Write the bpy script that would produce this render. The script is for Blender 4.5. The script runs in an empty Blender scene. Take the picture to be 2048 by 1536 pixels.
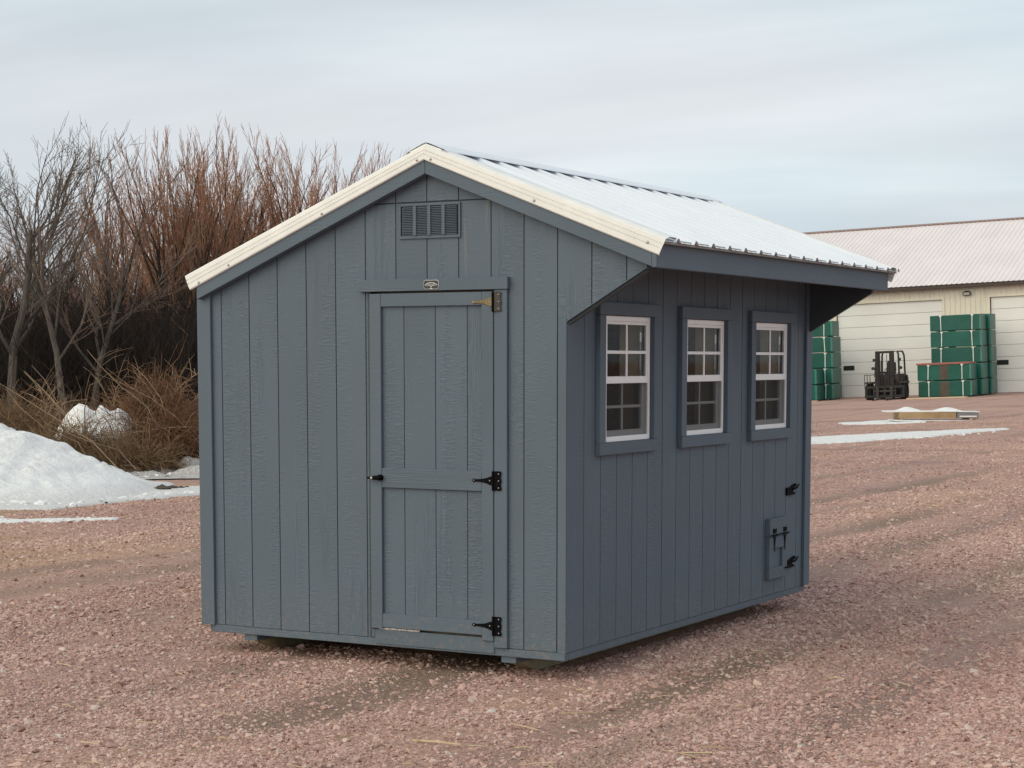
import bpy, bmesh, math, random
import numpy as np
from mathutils import Vector, Matrix, Euler

SC = bpy.context.scene
COL = SC.collection
R = math.radians

# ------------------------------------------------------------------ camera
CAM = Vector((4.6905, -9.0205, 1.7263))
YAW, PITCH, ROLL = 0.50820, -0.09355, 0.0002
fwd = Vector((-math.sin(YAW)*math.cos(PITCH), math.cos(YAW)*math.cos(PITCH), math.sin(PITCH)))
rgt = fwd.cross(Vector((0, 0, 1))).normalized()
upv = rgt.cross(fwd)
cd = bpy.data.cameras.new('camera')
cam = bpy.data.objects.new('camera', cd); COL.objects.link(cam)
cam.matrix_world = Matrix.Translation(CAM) @ Matrix((rgt, upv, -fwd)).transposed().to_4x4()
cd.sensor_width = 36.0; cd.sensor_fit = 'HORIZONTAL'
cd.lens = 3807.0/2048*36.0
cd.shift_y = (1079.9-768)/2048
cd.clip_start = 0.1; cd.clip_end = 6000
SC.camera = cam

# ------------------------------------------------------------------ sky and sun
SUN_DIR = Vector((-0.42, -0.78, 0.47)).normalized()      # towards the sun, behind the photographer's left
W = bpy.data.worlds.new('World'); SC.world = W; W.use_nodes = True
nt = W.node_tree; nt.nodes.clear()
def wn(t, **k):
    n = nt.nodes.new(t)
    for a, b in k.items(): setattr(n, a, b)
    return n
def wl(a, b): nt.links.new(a, b)
out = wn('ShaderNodeOutputWorld')
sky = wn('ShaderNodeTexSky', sky_type='NISHITA', sun_disc=False)
sky.sun_elevation = math.asin(SUN_DIR.z)
sky.sun_rotation = math.atan2(SUN_DIR.x, SUN_DIR.y)
sky.air_density = 1.2; sky.dust_density = 2.0
bg1 = wn('ShaderNodeBackground'); bg1.inputs['Strength'].default_value = 0.11
wl(sky.outputs[0], bg1.inputs['Color'])
tc = wn('ShaderNodeTexCoord')
sep = wn('ShaderNodeSeparateXYZ'); wl(tc.outputs['Generated'], sep.inputs[0])
zz = wn('ShaderNodeMath', operation='MAXIMUM'); wl(sep.outputs['Z'], zz.inputs[0]); zz.inputs[1].default_value = 0.0
za = wn('ShaderNodeMath', operation='ADD'); wl(zz.outputs[0], za.inputs[0]); za.inputs[1].default_value = 0.13
dx = wn('ShaderNodeMath', operation='DIVIDE'); wl(sep.outputs['X'], dx.inputs[0]); wl(za.outputs[0], dx.inputs[1])
dy = wn('ShaderNodeMath', operation='DIVIDE'); wl(sep.outputs['Y'], dy.inputs[0]); wl(za.outputs[0], dy.inputs[1])
cmb = wn('ShaderNodeCombineXYZ'); wl(dx.outputs[0], cmb.inputs[0]); wl(dy.outputs[0], cmb.inputs[1])
def wnoise(scale, detail, rough, rot=0.5, sx=1.0, sy=1.0, loc=(0, 0, 0), dist=0.0):
    mp = wn('ShaderNodeMapping'); wl(cmb.outputs[0], mp.inputs[0])
    mp.inputs['Rotation'].default_value = (0, 0, rot); mp.inputs['Scale'].default_value = (sx, sy, 1)
    mp.inputs['Location'].default_value = loc
    n = wn('ShaderNodeTexNoise'); wl(mp.outputs[0], n.inputs['Vector'])
    n.inputs['Scale'].default_value = scale; n.inputs['Detail'].default_value = detail
    n.inputs['Roughness'].default_value = rough; n.inputs['Distortion'].default_value = dist
    return n
n_big = wnoise(0.55, 4, 0.5, rot=-0.5, sx=0.8, sy=1.5, loc=(1.2, 0.4, 0))
n_str = wnoise(0.9, 5, 0.48, rot=-0.35, sx=0.7, sy=1.5, loc=(3.1, 2.0, 0), dist=0.6)
n_hue = wnoise(0.45, 2, 0.5, rot=0.2, loc=(2.4, 5.5, 0))
r_str = wn('ShaderNodeValToRGB'); wl(n_str.outputs['Fac'], r_str.inputs[0])
e = r_str.color_ramp.elements
e[0].position = 0.30; e[0].color = (0.535, 0.590, 0.630, 1)
e[1].position = 0.72; e[1].color = (0.68, 0.735, 0.758, 1)
r_hue = wn('ShaderNodeValToRGB'); wl(n_hue.outputs['Fac'], r_hue.inputs[0])
e = r_hue.color_ramp.elements
e[0].position = 0.35; e[0].color = (0.955, 1.01, 1.03, 1)
e[1].position = 0.65; e[1].color = (1.05, 0.985, 0.985, 1)
r_big = wn('ShaderNodeValToRGB'); wl(n_big.outputs['Fac'], r_big.inputs[0])
e = r_big.color_ramp.elements
e[0].position = 0.32; e[0].color = (0.86, 0.87, 0.89, 1)
e[1].position = 0.68; e[1].color = (1.05, 1.05, 1.04, 1)
m1 = wn('ShaderNodeMix', data_type='RGBA', blend_type='MULTIPLY'); m1.inputs[0].default_value = 1
wl(r_str.outputs[0], m1.inputs[6]); wl(r_hue.outputs[0], m1.inputs[7])
m2 = wn('ShaderNodeMix', data_type='RGBA', blend_type='MULTIPLY'); m2.inputs[0].default_value = 1
wl(m1.outputs[2], m2.inputs[6]); wl(r_big.outputs[0], m2.inputs[7])
bg2 = wn('ShaderNodeBackground'); bg2.inputs['Strength'].default_value = 0.90
wl(m2.outputs[2], bg2.inputs['Color'])
cov = wn('ShaderNodeMapRange'); wl(n_big.outputs['Fac'], cov.inputs[0])
cov.inputs[1].default_value = 0.25; cov.inputs[2].default_value = 0.6
cov.inputs[3].default_value = 0.86; cov.inputs[4].default_value = 1.0
mx = wn('ShaderNodeMixShader'); wl(cov.outputs[0], mx.inputs[0])
wl(bg1.outputs[0], mx.inputs[1]); wl(bg2.outputs[0], mx.inputs[2]); wl(mx.outputs[0], out.inputs[0])

sd = bpy.data.lights.new('sun', 'SUN'); sd.energy = 1.5; sd.angle = R(75); sd.color = (1.0, 0.90, 0.67)
sun = bpy.data.objects.new('sun', sd); COL.objects.link(sun)
sun.rotation_euler = SUN_DIR.to_track_quat('Z', 'Y').to_euler(); sun.location = (-8, -8, 12)
vs = SC.view_settings
vs.view_transform = 'Standard'; vs.look = 'None'; vs.exposure = 0.42; vs.gamma = 1.0; vs.use_curve_mapping = False
SC.cycles.max_bounces = 8; SC.cycles.transparent_max_bounces = 16

# ------------------------------------------------------------------ helpers
HH = Vector((-0.48661, 0.87362, 0)); RR = Vector((0.87362, 0.48661, 0))
def LD(lat, dep): return CAM.x+RR.x*lat+HH.x*dep, CAM.y+RR.y*lat+HH.y*dep

class MB:
    def __init__(s): s.v = []; s.f = []; s.mi = []
    def add(s, vs_, fs):
        b = len(s.v); s.v += [tuple(p) for p in vs_]; s.f += [tuple(i+b for i in q) for q in fs]; return s
    def box(s, x0, x1, y0, y1, z0, z1):
        if x0 > x1: x0, x1 = x1, x0
        if y0 > y1: y0, y1 = y1, y0
        if z0 > z1: z0, z1 = z1, z0
        return s.add([(x0,y0,z0),(x1,y0,z0),(x1,y1,z0),(x0,y1,z0),(x0,y0,z1),(x1,y0,z1),(x1,y1,z1),(x0,y1,z1)],
                     [(3,2,1,0),(4,5,6,7),(0,1,5,4),(1,2,6,5),(2,3,7,6),(3,0,4,7)])
    def hexa(s, p): return s.add(p, [(3,2,1,0),(4,5,6,7),(0,1,5,4),(1,2,6,5),(2,3,7,6),(3,0,4,7)])
    def prism(s, poly, ax, a0, a1):
        """poly: 2-D outline; ax: the axis it is pushed along (x: poly=(y,z), y: poly=(x,z), z: poly=(x,y))"""
        def P(q, a):
            return (a, q[0], q[1]) if ax == 'x' else (q[0], a, q[1]) if ax == 'y' else (q[0], q[1], a)
        n = len(poly)
        return s.add([P(q, a0) for q in poly]+[P(q, a1) for q in poly],
                     [tuple(range(n-1, -1, -1)), tuple(range(n, 2*n))]+[(i, (i+1) % n, n+(i+1) % n, n+i) for i in range(n)])
    def tube(s, pts, rad, n=6, cap=True):
        pts = [Vector(p) for p in pts]; b = len(s.v); m = len(pts)
        for i, p in enumerate(pts):
            d = (pts[min(i+1, m-1)]-pts[max(i-1, 0)])
            d = d.normalized() if d.length > 1e-9 else Vector((0, 0, 1))
            a = d.cross(Vector((0.31, 0.17, 0.93)))
            a = a.normalized() if a.length > 1e-4 else Vector((1, 0, 0))
            c = d.cross(a); r_ = rad[i] if hasattr(rad, '__len__') else rad
            for k in range(n):
                t = 2*math.pi*k/n; q = p+(a*math.cos(t)+c*math.sin(t))*r_
                s.v.append((q.x, q.y, q.z))
        for i in range(m-1):
            for k in range(n):
                k2 = (k+1) % n
                s.f.append((b+i*n+k, b+i*n+k2, b+(i+1)*n+k2, b+(i+1)*n+k))
        if cap:
            s.f.append(tuple(b+k for k in range(n-1, -1, -1))); s.f.append(tuple(b+(m-1)*n+k for k in range(n)))
        return s
    def cyl(s, c, ax, r_, l, n=16):
        c = Vector(c); d = Vector({'x': (1,0,0), 'y': (0,1,0), 'z': (0,0,1)}[ax])*l*0.5
        return s.tube([c-d, c+d], r_, n)
    def mesh(s, name, mat, smooth=False, fix=False):
        me = bpy.data.meshes.new(name); me.from_pydata(s.v, [], s.f)
        if fix:
            bm = bmesh.new(); bm.from_mesh(me); bmesh.ops.recalc_face_normals(bm, faces=bm.faces); bm.to_mesh(me); bm.free()
        if mat: me.materials.append(mat)
        if smooth: me.polygons.foreach_set('use_smooth', [True]*len(me.polygons))
        me.update(); return me
    def build(s, name, mat, parent=None, smooth=False, bevel=0.0, seg=1, fix=True, solid=0.0):
        return link(name, s.mesh(name, mat, smooth, fix), parent, bevel, seg, solid)
def link(name, me, parent=None, bevel=0.0, seg=1, solid=0.0):
    o = bpy.data.objects.new(name, me); COL.objects.link(o)
    if parent: o.parent = parent
    if solid:
        m = o.modifiers.new('solid', 'SOLIDIFY'); m.thickness = solid; m.offset = 0
    if bevel:
        m = o.modifiers.new('bevel', 'BEVEL'); m.width = bevel; m.segments = seg; m.limit_method = 'ANGLE'
    return o
def tag(o, label=None, cat=None, group=None, kind=None):
    if label: o['label'] = label
    if cat: o['category'] = cat
    if group: o['group'] = group
    if kind: o['kind'] = kind
    return o
def empty(name, loc=(0, 0, 0), rot=(0, 0, 0)):
    o = bpy.data.objects.new(name, None); COL.objects.link(o); o.location = loc; o.rotation_euler = rot
    o.empty_display_size = 0.2; return o
def copy_tree(o, parent=None):
    c = o.copy(); COL.objects.link(c)
    if parent: c.parent = parent
    for ch in o.children: copy_tree(ch, c)
    return c

# numpy value noise
def _h(ix, iy, seed):
    n = (ix.astype(np.int64)*374761393+iy.astype(np.int64)*668265263+seed*974634777) & 0x7fffffff
    n = ((n ^ (n >> 13))*1274126177) & 0x7fffffff
    n = (n ^ (n >> 16)) & 0xffff
    return n/65535.0
def vnoise(x, y, seed=0):
    ix = np.floor(x); iy = np.floor(y); fx = x-ix; fy = y-iy
    fx = fx*fx*(3-2*fx); fy = fy*fy*(3-2*fy)
    a = _h(ix, iy, seed); b = _h(ix+1, iy, seed); c = _h(ix, iy+1, seed); d = _h(ix+1, iy+1, seed)
    return (a+(b-a)*fx)*(1-fy)+(c+(d-c)*fx)*fy
def fbm(x, y, seed=0, oct_=4):
    t = 0; a = .5
    for i in range(oct_):
        t = t+a*vnoise(x*2**i, y*2**i, seed+i); a *= .5
    return t
def sstep(a, b, x):
    t = np.clip((x-a)/(b-a), 0, 1); return t*t*(3-2*t)

# ------------------------------------------------------------------ materials
def newmat(name):
    m = bpy.data.materials.new(name); m.use_nodes = True
    nt_ = m.node_tree; b = nt_.nodes['Principled BSDF']
    return m, nt_, b
class N:
    """small node-building helper"""
    def __init__(s, nt_): s.nt = nt_
    def n(s, t, **k):
        q = s.nt.nodes.new(t)
        for a, b in k.items(): setattr(q, a, b)
        return q
    def l(s, a, b): s.nt.links.new(a, b)
    def val(s, sock, v):
        if hasattr(v, 'is_output') or isinstance(v, bpy.types.NodeSocket): s.l(v, sock)
        else: sock.default_value = v
    def math(s, op, a, b=0.0, clamp=False):
        q = s.n('ShaderNodeMath', operation=op); q.use_clamp = clamp
        s.val(q.inputs[0], a); s.val(q.inputs[1], b); return q.outputs[0]
    def noise(s, vec, scale, detail=3, rough=.55, dist=0.0):
        q = s.n('ShaderNodeTexNoise'); s.l(vec, q.inputs['Vector'])
        q.inputs['Scale'].default_value = scale; q.inputs['Detail'].default_value = detail
        q.inputs['Roughness'].default_value = rough; q.inputs['Distortion'].default_value = dist
        return q.outputs['Fac']
    def mapv(s, vec, scale=(1, 1, 1), loc=(0, 0, 0), rot=(0, 0, 0)):
        q = s.n('ShaderNodeMapping'); s.l(vec, q.inputs[0])
        q.inputs['Scale'].default_value = scale; q.inputs['Location'].default_value = loc; q.inputs['Rotation'].default_value = rot
        return q.outputs[0]
    def ramp(s, fac, stops):
        q = s.n('ShaderNodeValToRGB'); s.l(fac, q.inputs[0]); e_ = q.color_ramp.elements
        while len(e_) < len(stops): e_.new(0.5)
        for el, (p_, c_) in zip(e_, stops):
            el.position = p_; el.color = (c_[0], c_[1], c_[2], 1) if hasattr(c_, '__len__') else (c_, c_, c_, 1)
        return q.outputs[0]
    def mix(s, fac, a, b, mode='MIX'):
        q = s.n('ShaderNodeMix', data_type='RGBA', blend_type=mode)
        s.val(q.inputs[0], fac); s.val(q.inputs[6], a if not isinstance(a, tuple) else (*a[:3], 1)); s.val(q.inputs[7], b if not isinstance(b, tuple) else (*b[:3], 1))
        return q.outputs[2]
    def rng(s, x, a, b, c=0.0, d=1.0):
        q = s.n('ShaderNodeMapRange'); s.val(q.inputs[0], x)
        for i, v_ in enumerate((a, b, c, d)): q.inputs[i+1].default_value = v_
        return q.outputs[0]
    def bump(s, h, strength, dist, bsdf):
        q = s.n('ShaderNodeBump'); q.inputs['Strength'].default_value = strength; q.inputs['Distance'].default_value = dist
        s.l(h, q.inputs['Height']); s.l(q.outputs[0], bsdf.inputs['Normal'])

def simple(name, col, rough=.6, metal=0.0, var=.12, scale=6.0, bump=0.0, bscale=60, spec=.5, rnd=0.0):
    m, t, b = newmat(name); k = N(t)
    tc_ = k.n('ShaderNodeTexCoord'); v = tc_.outputs['Object']
    oi = k.n('ShaderNodeObjectInfo')
    add = k.n('ShaderNodeVectorMath', operation='ADD'); k.l(v, add.inputs[0])
    cm = k.n('ShaderNodeCombineXYZ'); rr_ = k.math('MULTIPLY', oi.outputs['Random'], 37.0)
    for i in range(3): k.l(rr_, cm.inputs[i])
    k.l(cm.outputs[0], add.inputs[1]); v = add.outputs[0]
    f = k.noise(v, scale, 4, .6)
    lo = tuple(c*(1-var) for c in col); hi = tuple(min(1, c*(1+var)) for c in col)
    c = k.ramp(f, [(.3, lo), (.7, hi)])
    if rnd:
        sc_ = k.rng(oi.outputs['Random'], 0, 1, 1-rnd, 1+rnd)
        hs = k.n('ShaderNodeHueSaturation'); k.l(c, hs.inputs['Color']); k.l(sc_, hs.inputs['Value']); c = hs.outputs[0]
    k.l(c, b.inputs['Base Color'])
    b.inputs['Metallic'].default_value = metal; b.inputs['Specular IOR Level'].default_value = spec
    k.l(k.rng(f, .3, .7, max(0, rough-.06), min(1, rough+.06)), b.inputs['Roughness'])
    if bump: k.bump(k.noise(v, bscale, 3, .6), bump, .01, b)
    return m

def siding_mat(name, grain='v', base=(.101, .135, .170), relief=1.0):
    """painted engineered-wood siding: rough-sawn ripples across, cathedral figure, faint weather stains"""
    m, t, b = newmat(name); k = N(t)
    tc_ = k.n('ShaderNodeTexCoord'); sp = k.n('ShaderNodeSeparateXYZ'); k.l(tc_.outputs['Object'], sp.inputs[0])
    oi = k.n('ShaderNodeObjectInfo'); rnd = k.math('MULTIPLY', oi.outputs['Random'], 53.0)
    along = k.math('ADD', sp.outputs['X'], sp.outputs['Y'])
    a_, c_ = (along, sp.outputs['Z']) if grain == 'v' else (sp.outputs['Z'], along)
    cm = k.n('ShaderNodeCombineXYZ'); k.l(a_, cm.inputs[0]); k.l(rnd, cm.inputs[1]); k.l(c_, cm.inputs[2])
    v = cm.outputs[0]                       # X across the grain, Z along it
    rip = k.noise(k.mapv(v, (20, 1, 92)), 1.0, 3, .6, .4)      # ripples that run across the board
    ripf = k.rng(rip, .44, .62)
    band = k.rng(k.noise(k.mapv(v, (13, 1, 1.3)), 1.0, 2, .5), .43, .58)
    amt = k.rng(k.math('FRACT', k.math('MULTIPLY', oi.outputs['Random'], 7.31)), 0, 1, .35, 1.15)
    ripm = k.math('MULTIPLY', k.math('MULTIPLY', ripf, band), amt)
    wv = k.n('ShaderNodeTexWave', wave_type='BANDS', bands_direction='X')
    k.l(k.mapv(v, (1, 1, .10)), wv.inputs['Vector'])
    wv.inputs['Scale'].default_value = 28; wv.inputs['Distortion'].default_value = 9
    wv.inputs['Detail'].default_value = 3; wv.inputs['Detail Scale'].default_value = 1.6
    gb = k.rng(k.noise(k.mapv(v, (9, 1, .9), (4.3, 0, 2.2)), 1.0, 1, .5), .57, .68)
    grain_ = k.math('MULTIPLY', wv.outputs['Fac'], gb)
    fine = k.noise(k.mapv(v, (150, 1, 14)), 1.0, 2, .5)
    h = k.math('ADD', k.math('MULTIPLY', ripm, .75), k.math('MULTIPLY', grain_, .8))
    h = k.math('ADD', h, k.math('MULTIPLY', fine, .25))
    k.bump(h, .66*relief, .0045, b)
    lum = k.noise(k.mapv(v, (1.6, 1, 1.1)), 1.0, 3, .5)
    c = k.mix(k.rng(lum, .3, .7), tuple(x*.93 for x in base), tuple(x*1.07 for x in base))
    sheen = k.math('MULTIPLY', k.math('ADD', ripm, grain_), .20*relief)       # sheen painted in as a lighter tint on the raised figure
    c = k.mix(sheen, c, tuple(min(1, x*1.55+.02) for x in base))
    st = k.rng(k.noise(k.mapv(v, (16, 1, .9), (8.8, 0, 5.1)), 1.0, 4, .6), .62, .80)
    hi = k.rng(sp.outputs['Z'], 1.5, 2.45)                # tan water streaks where run-off reaches the gable
    c = k.mix(k.math('MULTIPLY', k.math('MULTIPLY', st, hi), .55 if relief > .9 else .0), c, (.30, .27, .22))
    fl = k.rng(k.noise(k.mapv(v, (60, 1, 90), (1.7, 0, 3.3)), 1.0, 2, .5), .70, .76)          # small bright flecks, highlights put into the paint colour
    c = k.mix(k.math('MULTIPLY', fl, .35*relief), c, (.34, .37, .39))
    sp2 = k.rng(k.noise(k.mapv(v, (34, 1, 30), (2.2, 0, 9.1)), 1.0, 4, .7), .50, .64)          # dried mud specks near the bottom
    c = k.mix(k.math('MULTIPLY', k.math('MULTIPLY', sp2, k.rng(sp.outputs['Z'], .30, -.03)), .38), c, (.26, .20, .155))
    k.l(c, b.inputs['Base Color'])
    b.inputs['Roughness'].default_value = .62; b.inputs['Specular IOR Level'].default_value = .35
    return m

M = {}
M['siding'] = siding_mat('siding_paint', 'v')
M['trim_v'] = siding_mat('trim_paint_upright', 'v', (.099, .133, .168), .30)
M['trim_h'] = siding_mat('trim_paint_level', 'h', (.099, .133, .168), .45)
M['groove'] = simple('groove_paint', (.055, .068, .080), .8)
M['white_metal'] = simple('white_roof_steel', (.77, .81, .86), .30, 0.0, .03, 2.5, spec=.5)
M['trim_metal'] = simple('cream_trim_steel', (.80, .80, .775), .38, 0.0, .06, 9, bump=.05, bscale=25)
M['vinyl'] = simple('white_vinyl', (.90, .90, .90), .35, var=.02)
M['black_iron'] = simple('black_iron', (.006, .006, .007), .6, .0, .3, 40, spec=.04)
M['brassy_iron'] = simple('brassy_hinge_leaf', (.19, .145, .075), .5, .5, .35, 50)  # brassy tone for the top hinge strap; the other straps are black
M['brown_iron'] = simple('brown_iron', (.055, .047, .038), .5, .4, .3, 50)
M['steel'] = simple('zinc_screw', (.45, .45, .44), .4, .8)
M['alu'] = simple('aluminium_threshold', (.72, .73, .72), .25, 1.0, .2, 80)
M['skid'] = simple('treated_skid_timber', (.30, .265, .165), .8, 0, .2, 12, bump=.3, bscale=40)
M['pine'] = simple('pine_framing', (.74, .62, .45), .7, 0, .10, 9)
M['osb'] = simple('interior_board', (.30, .24, .17), .8, 0, .25, 30)
M['plate'] = simple('black_plate', (.015, .015, .016), .4)
M['plate_white'] = simple('white_print', (.75, .75, .73), .5)
M['dark_cloth'] = simple('black_cloth', (.012, .012, .012), .9)

def glass_mat():
    m, t, b = newmat('window_glass'); k = N(t); t.nodes.remove(b)
    o = t.nodes['Material Output']; tr = k.n('ShaderNodeBsdfTransparent'); gl = k.n('ShaderNodeBsdfGlossy')
    tr.inputs[0].default_value = (.93, .95, .94, 1); gl.inputs['Roughness'].default_value = .02
    fr = k.n('ShaderNodeFresnel'); fr.inputs['IOR'].default_value = 1.20
    mx_ = k.n('ShaderNodeMixShader'); k.l(fr.outputs[0], mx_.inputs[0]); k.l(tr.outputs[0], mx_.inputs[1]); k.l(gl.outputs[0], mx_.inputs[2])
    k.l(mx_.outputs[0], o.inputs[0]); return m
M['glass'] = glass_mat()
def screen_mat():
    m, t, b = newmat('insect_screen'); k = N(t); o = t.nodes['Material Output']
    b.inputs['Base Color'].default_value = (.02, .021, .022, 1); b.inputs['Roughness'].default_value = .8
    tr = k.n('ShaderNodeBsdfTransparent'); mx_ = k.n('ShaderNodeMixShader'); mx_.inputs[0].default_value = .55
    k.l(tr.outputs[0], mx_.inputs[1]); k.l(b.outputs[0], mx_.inputs[2]); k.l(mx_.outputs[0], o.inputs[0]); return m
M['screen'] = screen_mat()

# ------------------------------------------------------------------ ground
def ruts(x):
    """wheel tracks that run along the shed's long side: depth profile against x"""
    d = 0
    for c, w, a in ((-3.75, .34, 1), (-1.85, .28, .9), (-.80, .36, 1.1), (.58, .24, .9), (1.60, .36, .9), (3.3, .32, .9), (4.9, .3, .8), (-5.6, .34, .9), (-7.3, .3, .8)):
        d = d+a*np.exp(-((x-c)/w)**2)
    return d
def ground_parts(x, y):
    x = np.asarray(x, float); y = np.asarray(y, float)
    lat = (x-CAM.x)*RR.x+(y-CAM.y)*RR.y; dep = (x-CAM.x)*HH.x+(y-CAM.y)*HH.y
    far = 1-sstep(28, 60, dep)
    near = sstep(-30, -10, dep)*(1-sstep(30, 50, dep))
    xx = x+.35*(vnoise(x*.05+3, y*.22, 5)-.5)+.10*(vnoise(x*.1, y*.9, 6)-.5)
    rt = ruts(xx)*np.clip(-.15+1.7*fbm(x*.6, y*.35, 9), .05, 1.2)*near
    z = -.028*rt + .05*(fbm(x*.35, y*.35, 1)-.47)*far + .018*(fbm(x*2.1, y*2.1, 2)-.47)*near
    w = sstep(14, 70, dep)*(1-sstep(130, 260, dep))
    z = z + w*.0415*(np.clip(lat, -45, 45)-14.1)
    # low earth bank with brush on it, left behind the shed
    bank = np.exp(-((dep-38)/4.5)**2)*sstep(-2.5, -6.0, lat)*.62
    z = z + bank*(.6+.8*vnoise(x*.6, y*.6, 15))
    # keep the soil just under the skids
    flat = np.exp(-(np.clip(np.abs(x+1.2)-1.3, 0, 9)**2+np.clip(np.abs(y-1.83)-1.9, 0, 9)**2)/.5)
    z = z*(1-flat) + flat*-.004
    return z, rt, lat, dep
def gz(x, y): return float(ground_parts(np.array([x]), np.array([y]))[0][0])

def axis(cuts):
    a = [cuts[0][0]]
    for lo, hi, st0, st1 in cuts:
        p = lo; st = st0
        n = max(2, int(round((hi-lo)/((st0+st1)/2))))
        ts = np.linspace(0, 1, n+1)[1:]
        q = (st1-st0)/(st0+st1) if st0+st1 else 0
        a += list(lo+(hi-lo)*(ts*(1-q)+ts*ts*q))
    return np.array(a)
deps = axis([(-900, -60, 150, 20), (-60, 4, 8, .3), (4, 7, .3, .07), (7, 15, .07, .08), (15, 30, .08, .3), (30, 60, .3, 1.0), (60, 150, 1.0, 6), (150, 3000, 8, 300)])
lats = axis([(-2500, -120, 300, 12), (-120, -20, 8, .7), (-20, -5, .6, .12), (-5, 5, .08, .08), (5, 20, .12, .6), (20, 120, .7, 8), (120, 2500, 12, 300)])
LA, DE = np.meshgrid(lats, deps)
GX = CAM.x+RR.x*LA+HH.x*DE; GY = CAM.y+RR.y*LA+HH.y*DE
GZ, GRT, _, _ = ground_parts(GX, GY)
nr, nc = LA.shape
idx = np.arange(nr*nc).reshape(nr, nc)
faces = np.stack([idx[:-1, :-1], idx[:-1, 1:], idx[1:, 1:], idx[1:, :-1]], -1).reshape(-1, 4)
me = bpy.data.meshes.new('ground')
me.from_pydata(np.stack([GX, GY, GZ], -1).reshape(-1, 3).tolist(), [], faces.tolist())
me.polygons.foreach_set('use_smooth', [True]*len(me.polygons))
at = me.attributes.new('rut', 'FLOAT', 'POINT'); at.data.foreach_set('value', GRT.ravel().astype(np.float32))

def ground_mat():
    m, t, b = newmat('crushed_quartzite_yard'); k = N(t)
    geo = k.n('ShaderNodeNewGeometry'); v = geo.outputs['Position']
    ru = k.n('ShaderNodeAttribute'); ru.attribute_name = 'rut'; rut = ru.outputs['Fac']
    c1 = k.noise(v, 34, 4, .65); c2 = k.noise(v, 110, 2, .6)
    vor = k.n('ShaderNodeTexVoronoi'); k.l(v, vor.inputs['Vector']); vor.inputs['Scale'].default_value = 30
    vs_ = k.n('ShaderNodeSeparateColor'); k.l(vor.outputs['Color'], vs_.inputs[0])
    stone = k.ramp(vs_.outputs[0], [(0, (0.397, 0.222, 0.184)), (.35, (0.606, 0.354, 0.289)), (.7, (0.710, 0.444, 0.362)), (1, (0.710, 0.557, 0.467))])
    soil = k.ramp(c1, [(.32, (0.366, 0.232, 0.180)), (.55, (0.516, 0.341, 0.267)), (.75, (0.602, 0.418, 0.329))])
    c = k.mix(k.rng(c2, .4, .6, .25, .8), soil, stone)
    # sandy, grassy and muddy drifts with shapes of their own, stretched along the wheel tracks
    big = k.noise(k.mapv(v, (.55, .16, 1)), 1.0, 4, .6)
    sp0 = k.n('ShaderNodeSeparateXYZ'); k.l(v, sp0.inputs[0])
    c = k.mix(k.math('MULTIPLY', k.rng(big, .47, .66, 0, .70), k.rng(sp0.outputs['Y'], 30.0, 12.0, .25, 1.0)), c, k.mix(k.rng(c1, .35, .65), (0.531, 0.317, 0.201), (0.710, 0.462, 0.311)))
    tan = k.noise(k.mapv(v, (.16, .22, 1), (3.4, 1.0, 0)), 1.0, 4, .6)
    sp = k.n('ShaderNodeSeparateXYZ'); k.l(v, sp.inputs[0])
    lf = k.math('MULTIPLY', k.rng(sp.outputs['X'], -4.5, -8.0), k.math('MULTIPLY', k.rng(sp.outputs['Y'], 22.0, 15.0), k.rng(tan, .36, .56)))    # trampled dry grass towards the snow bank
    c = k.mix(k.math('MULTIPLY', lf, .75), c, k.mix(k.rng(c1, .35, .65), (0.413, 0.259, 0.149), (0.679, 0.437, 0.265)))
    c = k.mix(k.rng(rut, .20, .85, 0, .88), c, k.mix(k.rng(c1, .35, .65), (0.199, 0.142, 0.099), (0.323, 0.236, 0.169)))   # packed damp dirt in the tracks
    trk = k.noise(k.mapv(v, (1.5, .10, 1), (0, 0, 0), (0, 0, .04)), 1.0, 5, .62, .3)      # old, half-filled wheel tracks
    c = k.mix(k.rng(trk, .55, .68, 0, .60), c, k.mix(k.rng(c1, .35, .65), (0.232, 0.162, 0.127), (0.348, 0.251, 0.198)))
    far = k.noise(k.mapv(v, (.10, .55, 1)), 1.0, 5, .68, .4)
    c = k.mix(k.math('MULTIPLY', k.rng(far, .52, .66, 0, .62), k.rng(sp.outputs['Y'], 4.0, 14.0)), c, (0.244, 0.157, 0.142))
    mv = k.noise(k.mapv(v, (.35, .12, 1), (5, 2, 0)), 1.0, 3, .6)
    c = k.mix(k.rng(mv, .42, .62, 0, .45), c, k.mix(k.rng(c1, .35, .65), (0.348, 0.222, 0.216), (0.535, 0.362, 0.358)))
    k.l(c, b.inputs['Base Color']); b.inputs['Roughness'].default_value = .92; b.inputs['Specular IOR Level'].default_value = .2
    h = k.math('ADD', k.math('MULTIPLY', k.math('SUBTRACT', 1.0, vor.outputs['Distance']), .5), k.math('MULTIPLY', c2, .6))
    h = k.math('ADD', h, k.math('MULTIPLY', c1, .8))
    k.bump(h, 1.0, .03, b)
    return m
me.materials.append(ground_mat())
ground = link('ground', me); tag(ground, 'wide yard of crushed pinkish quartzite gravel and packed dirt', 'ground', kind='structure')

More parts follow.
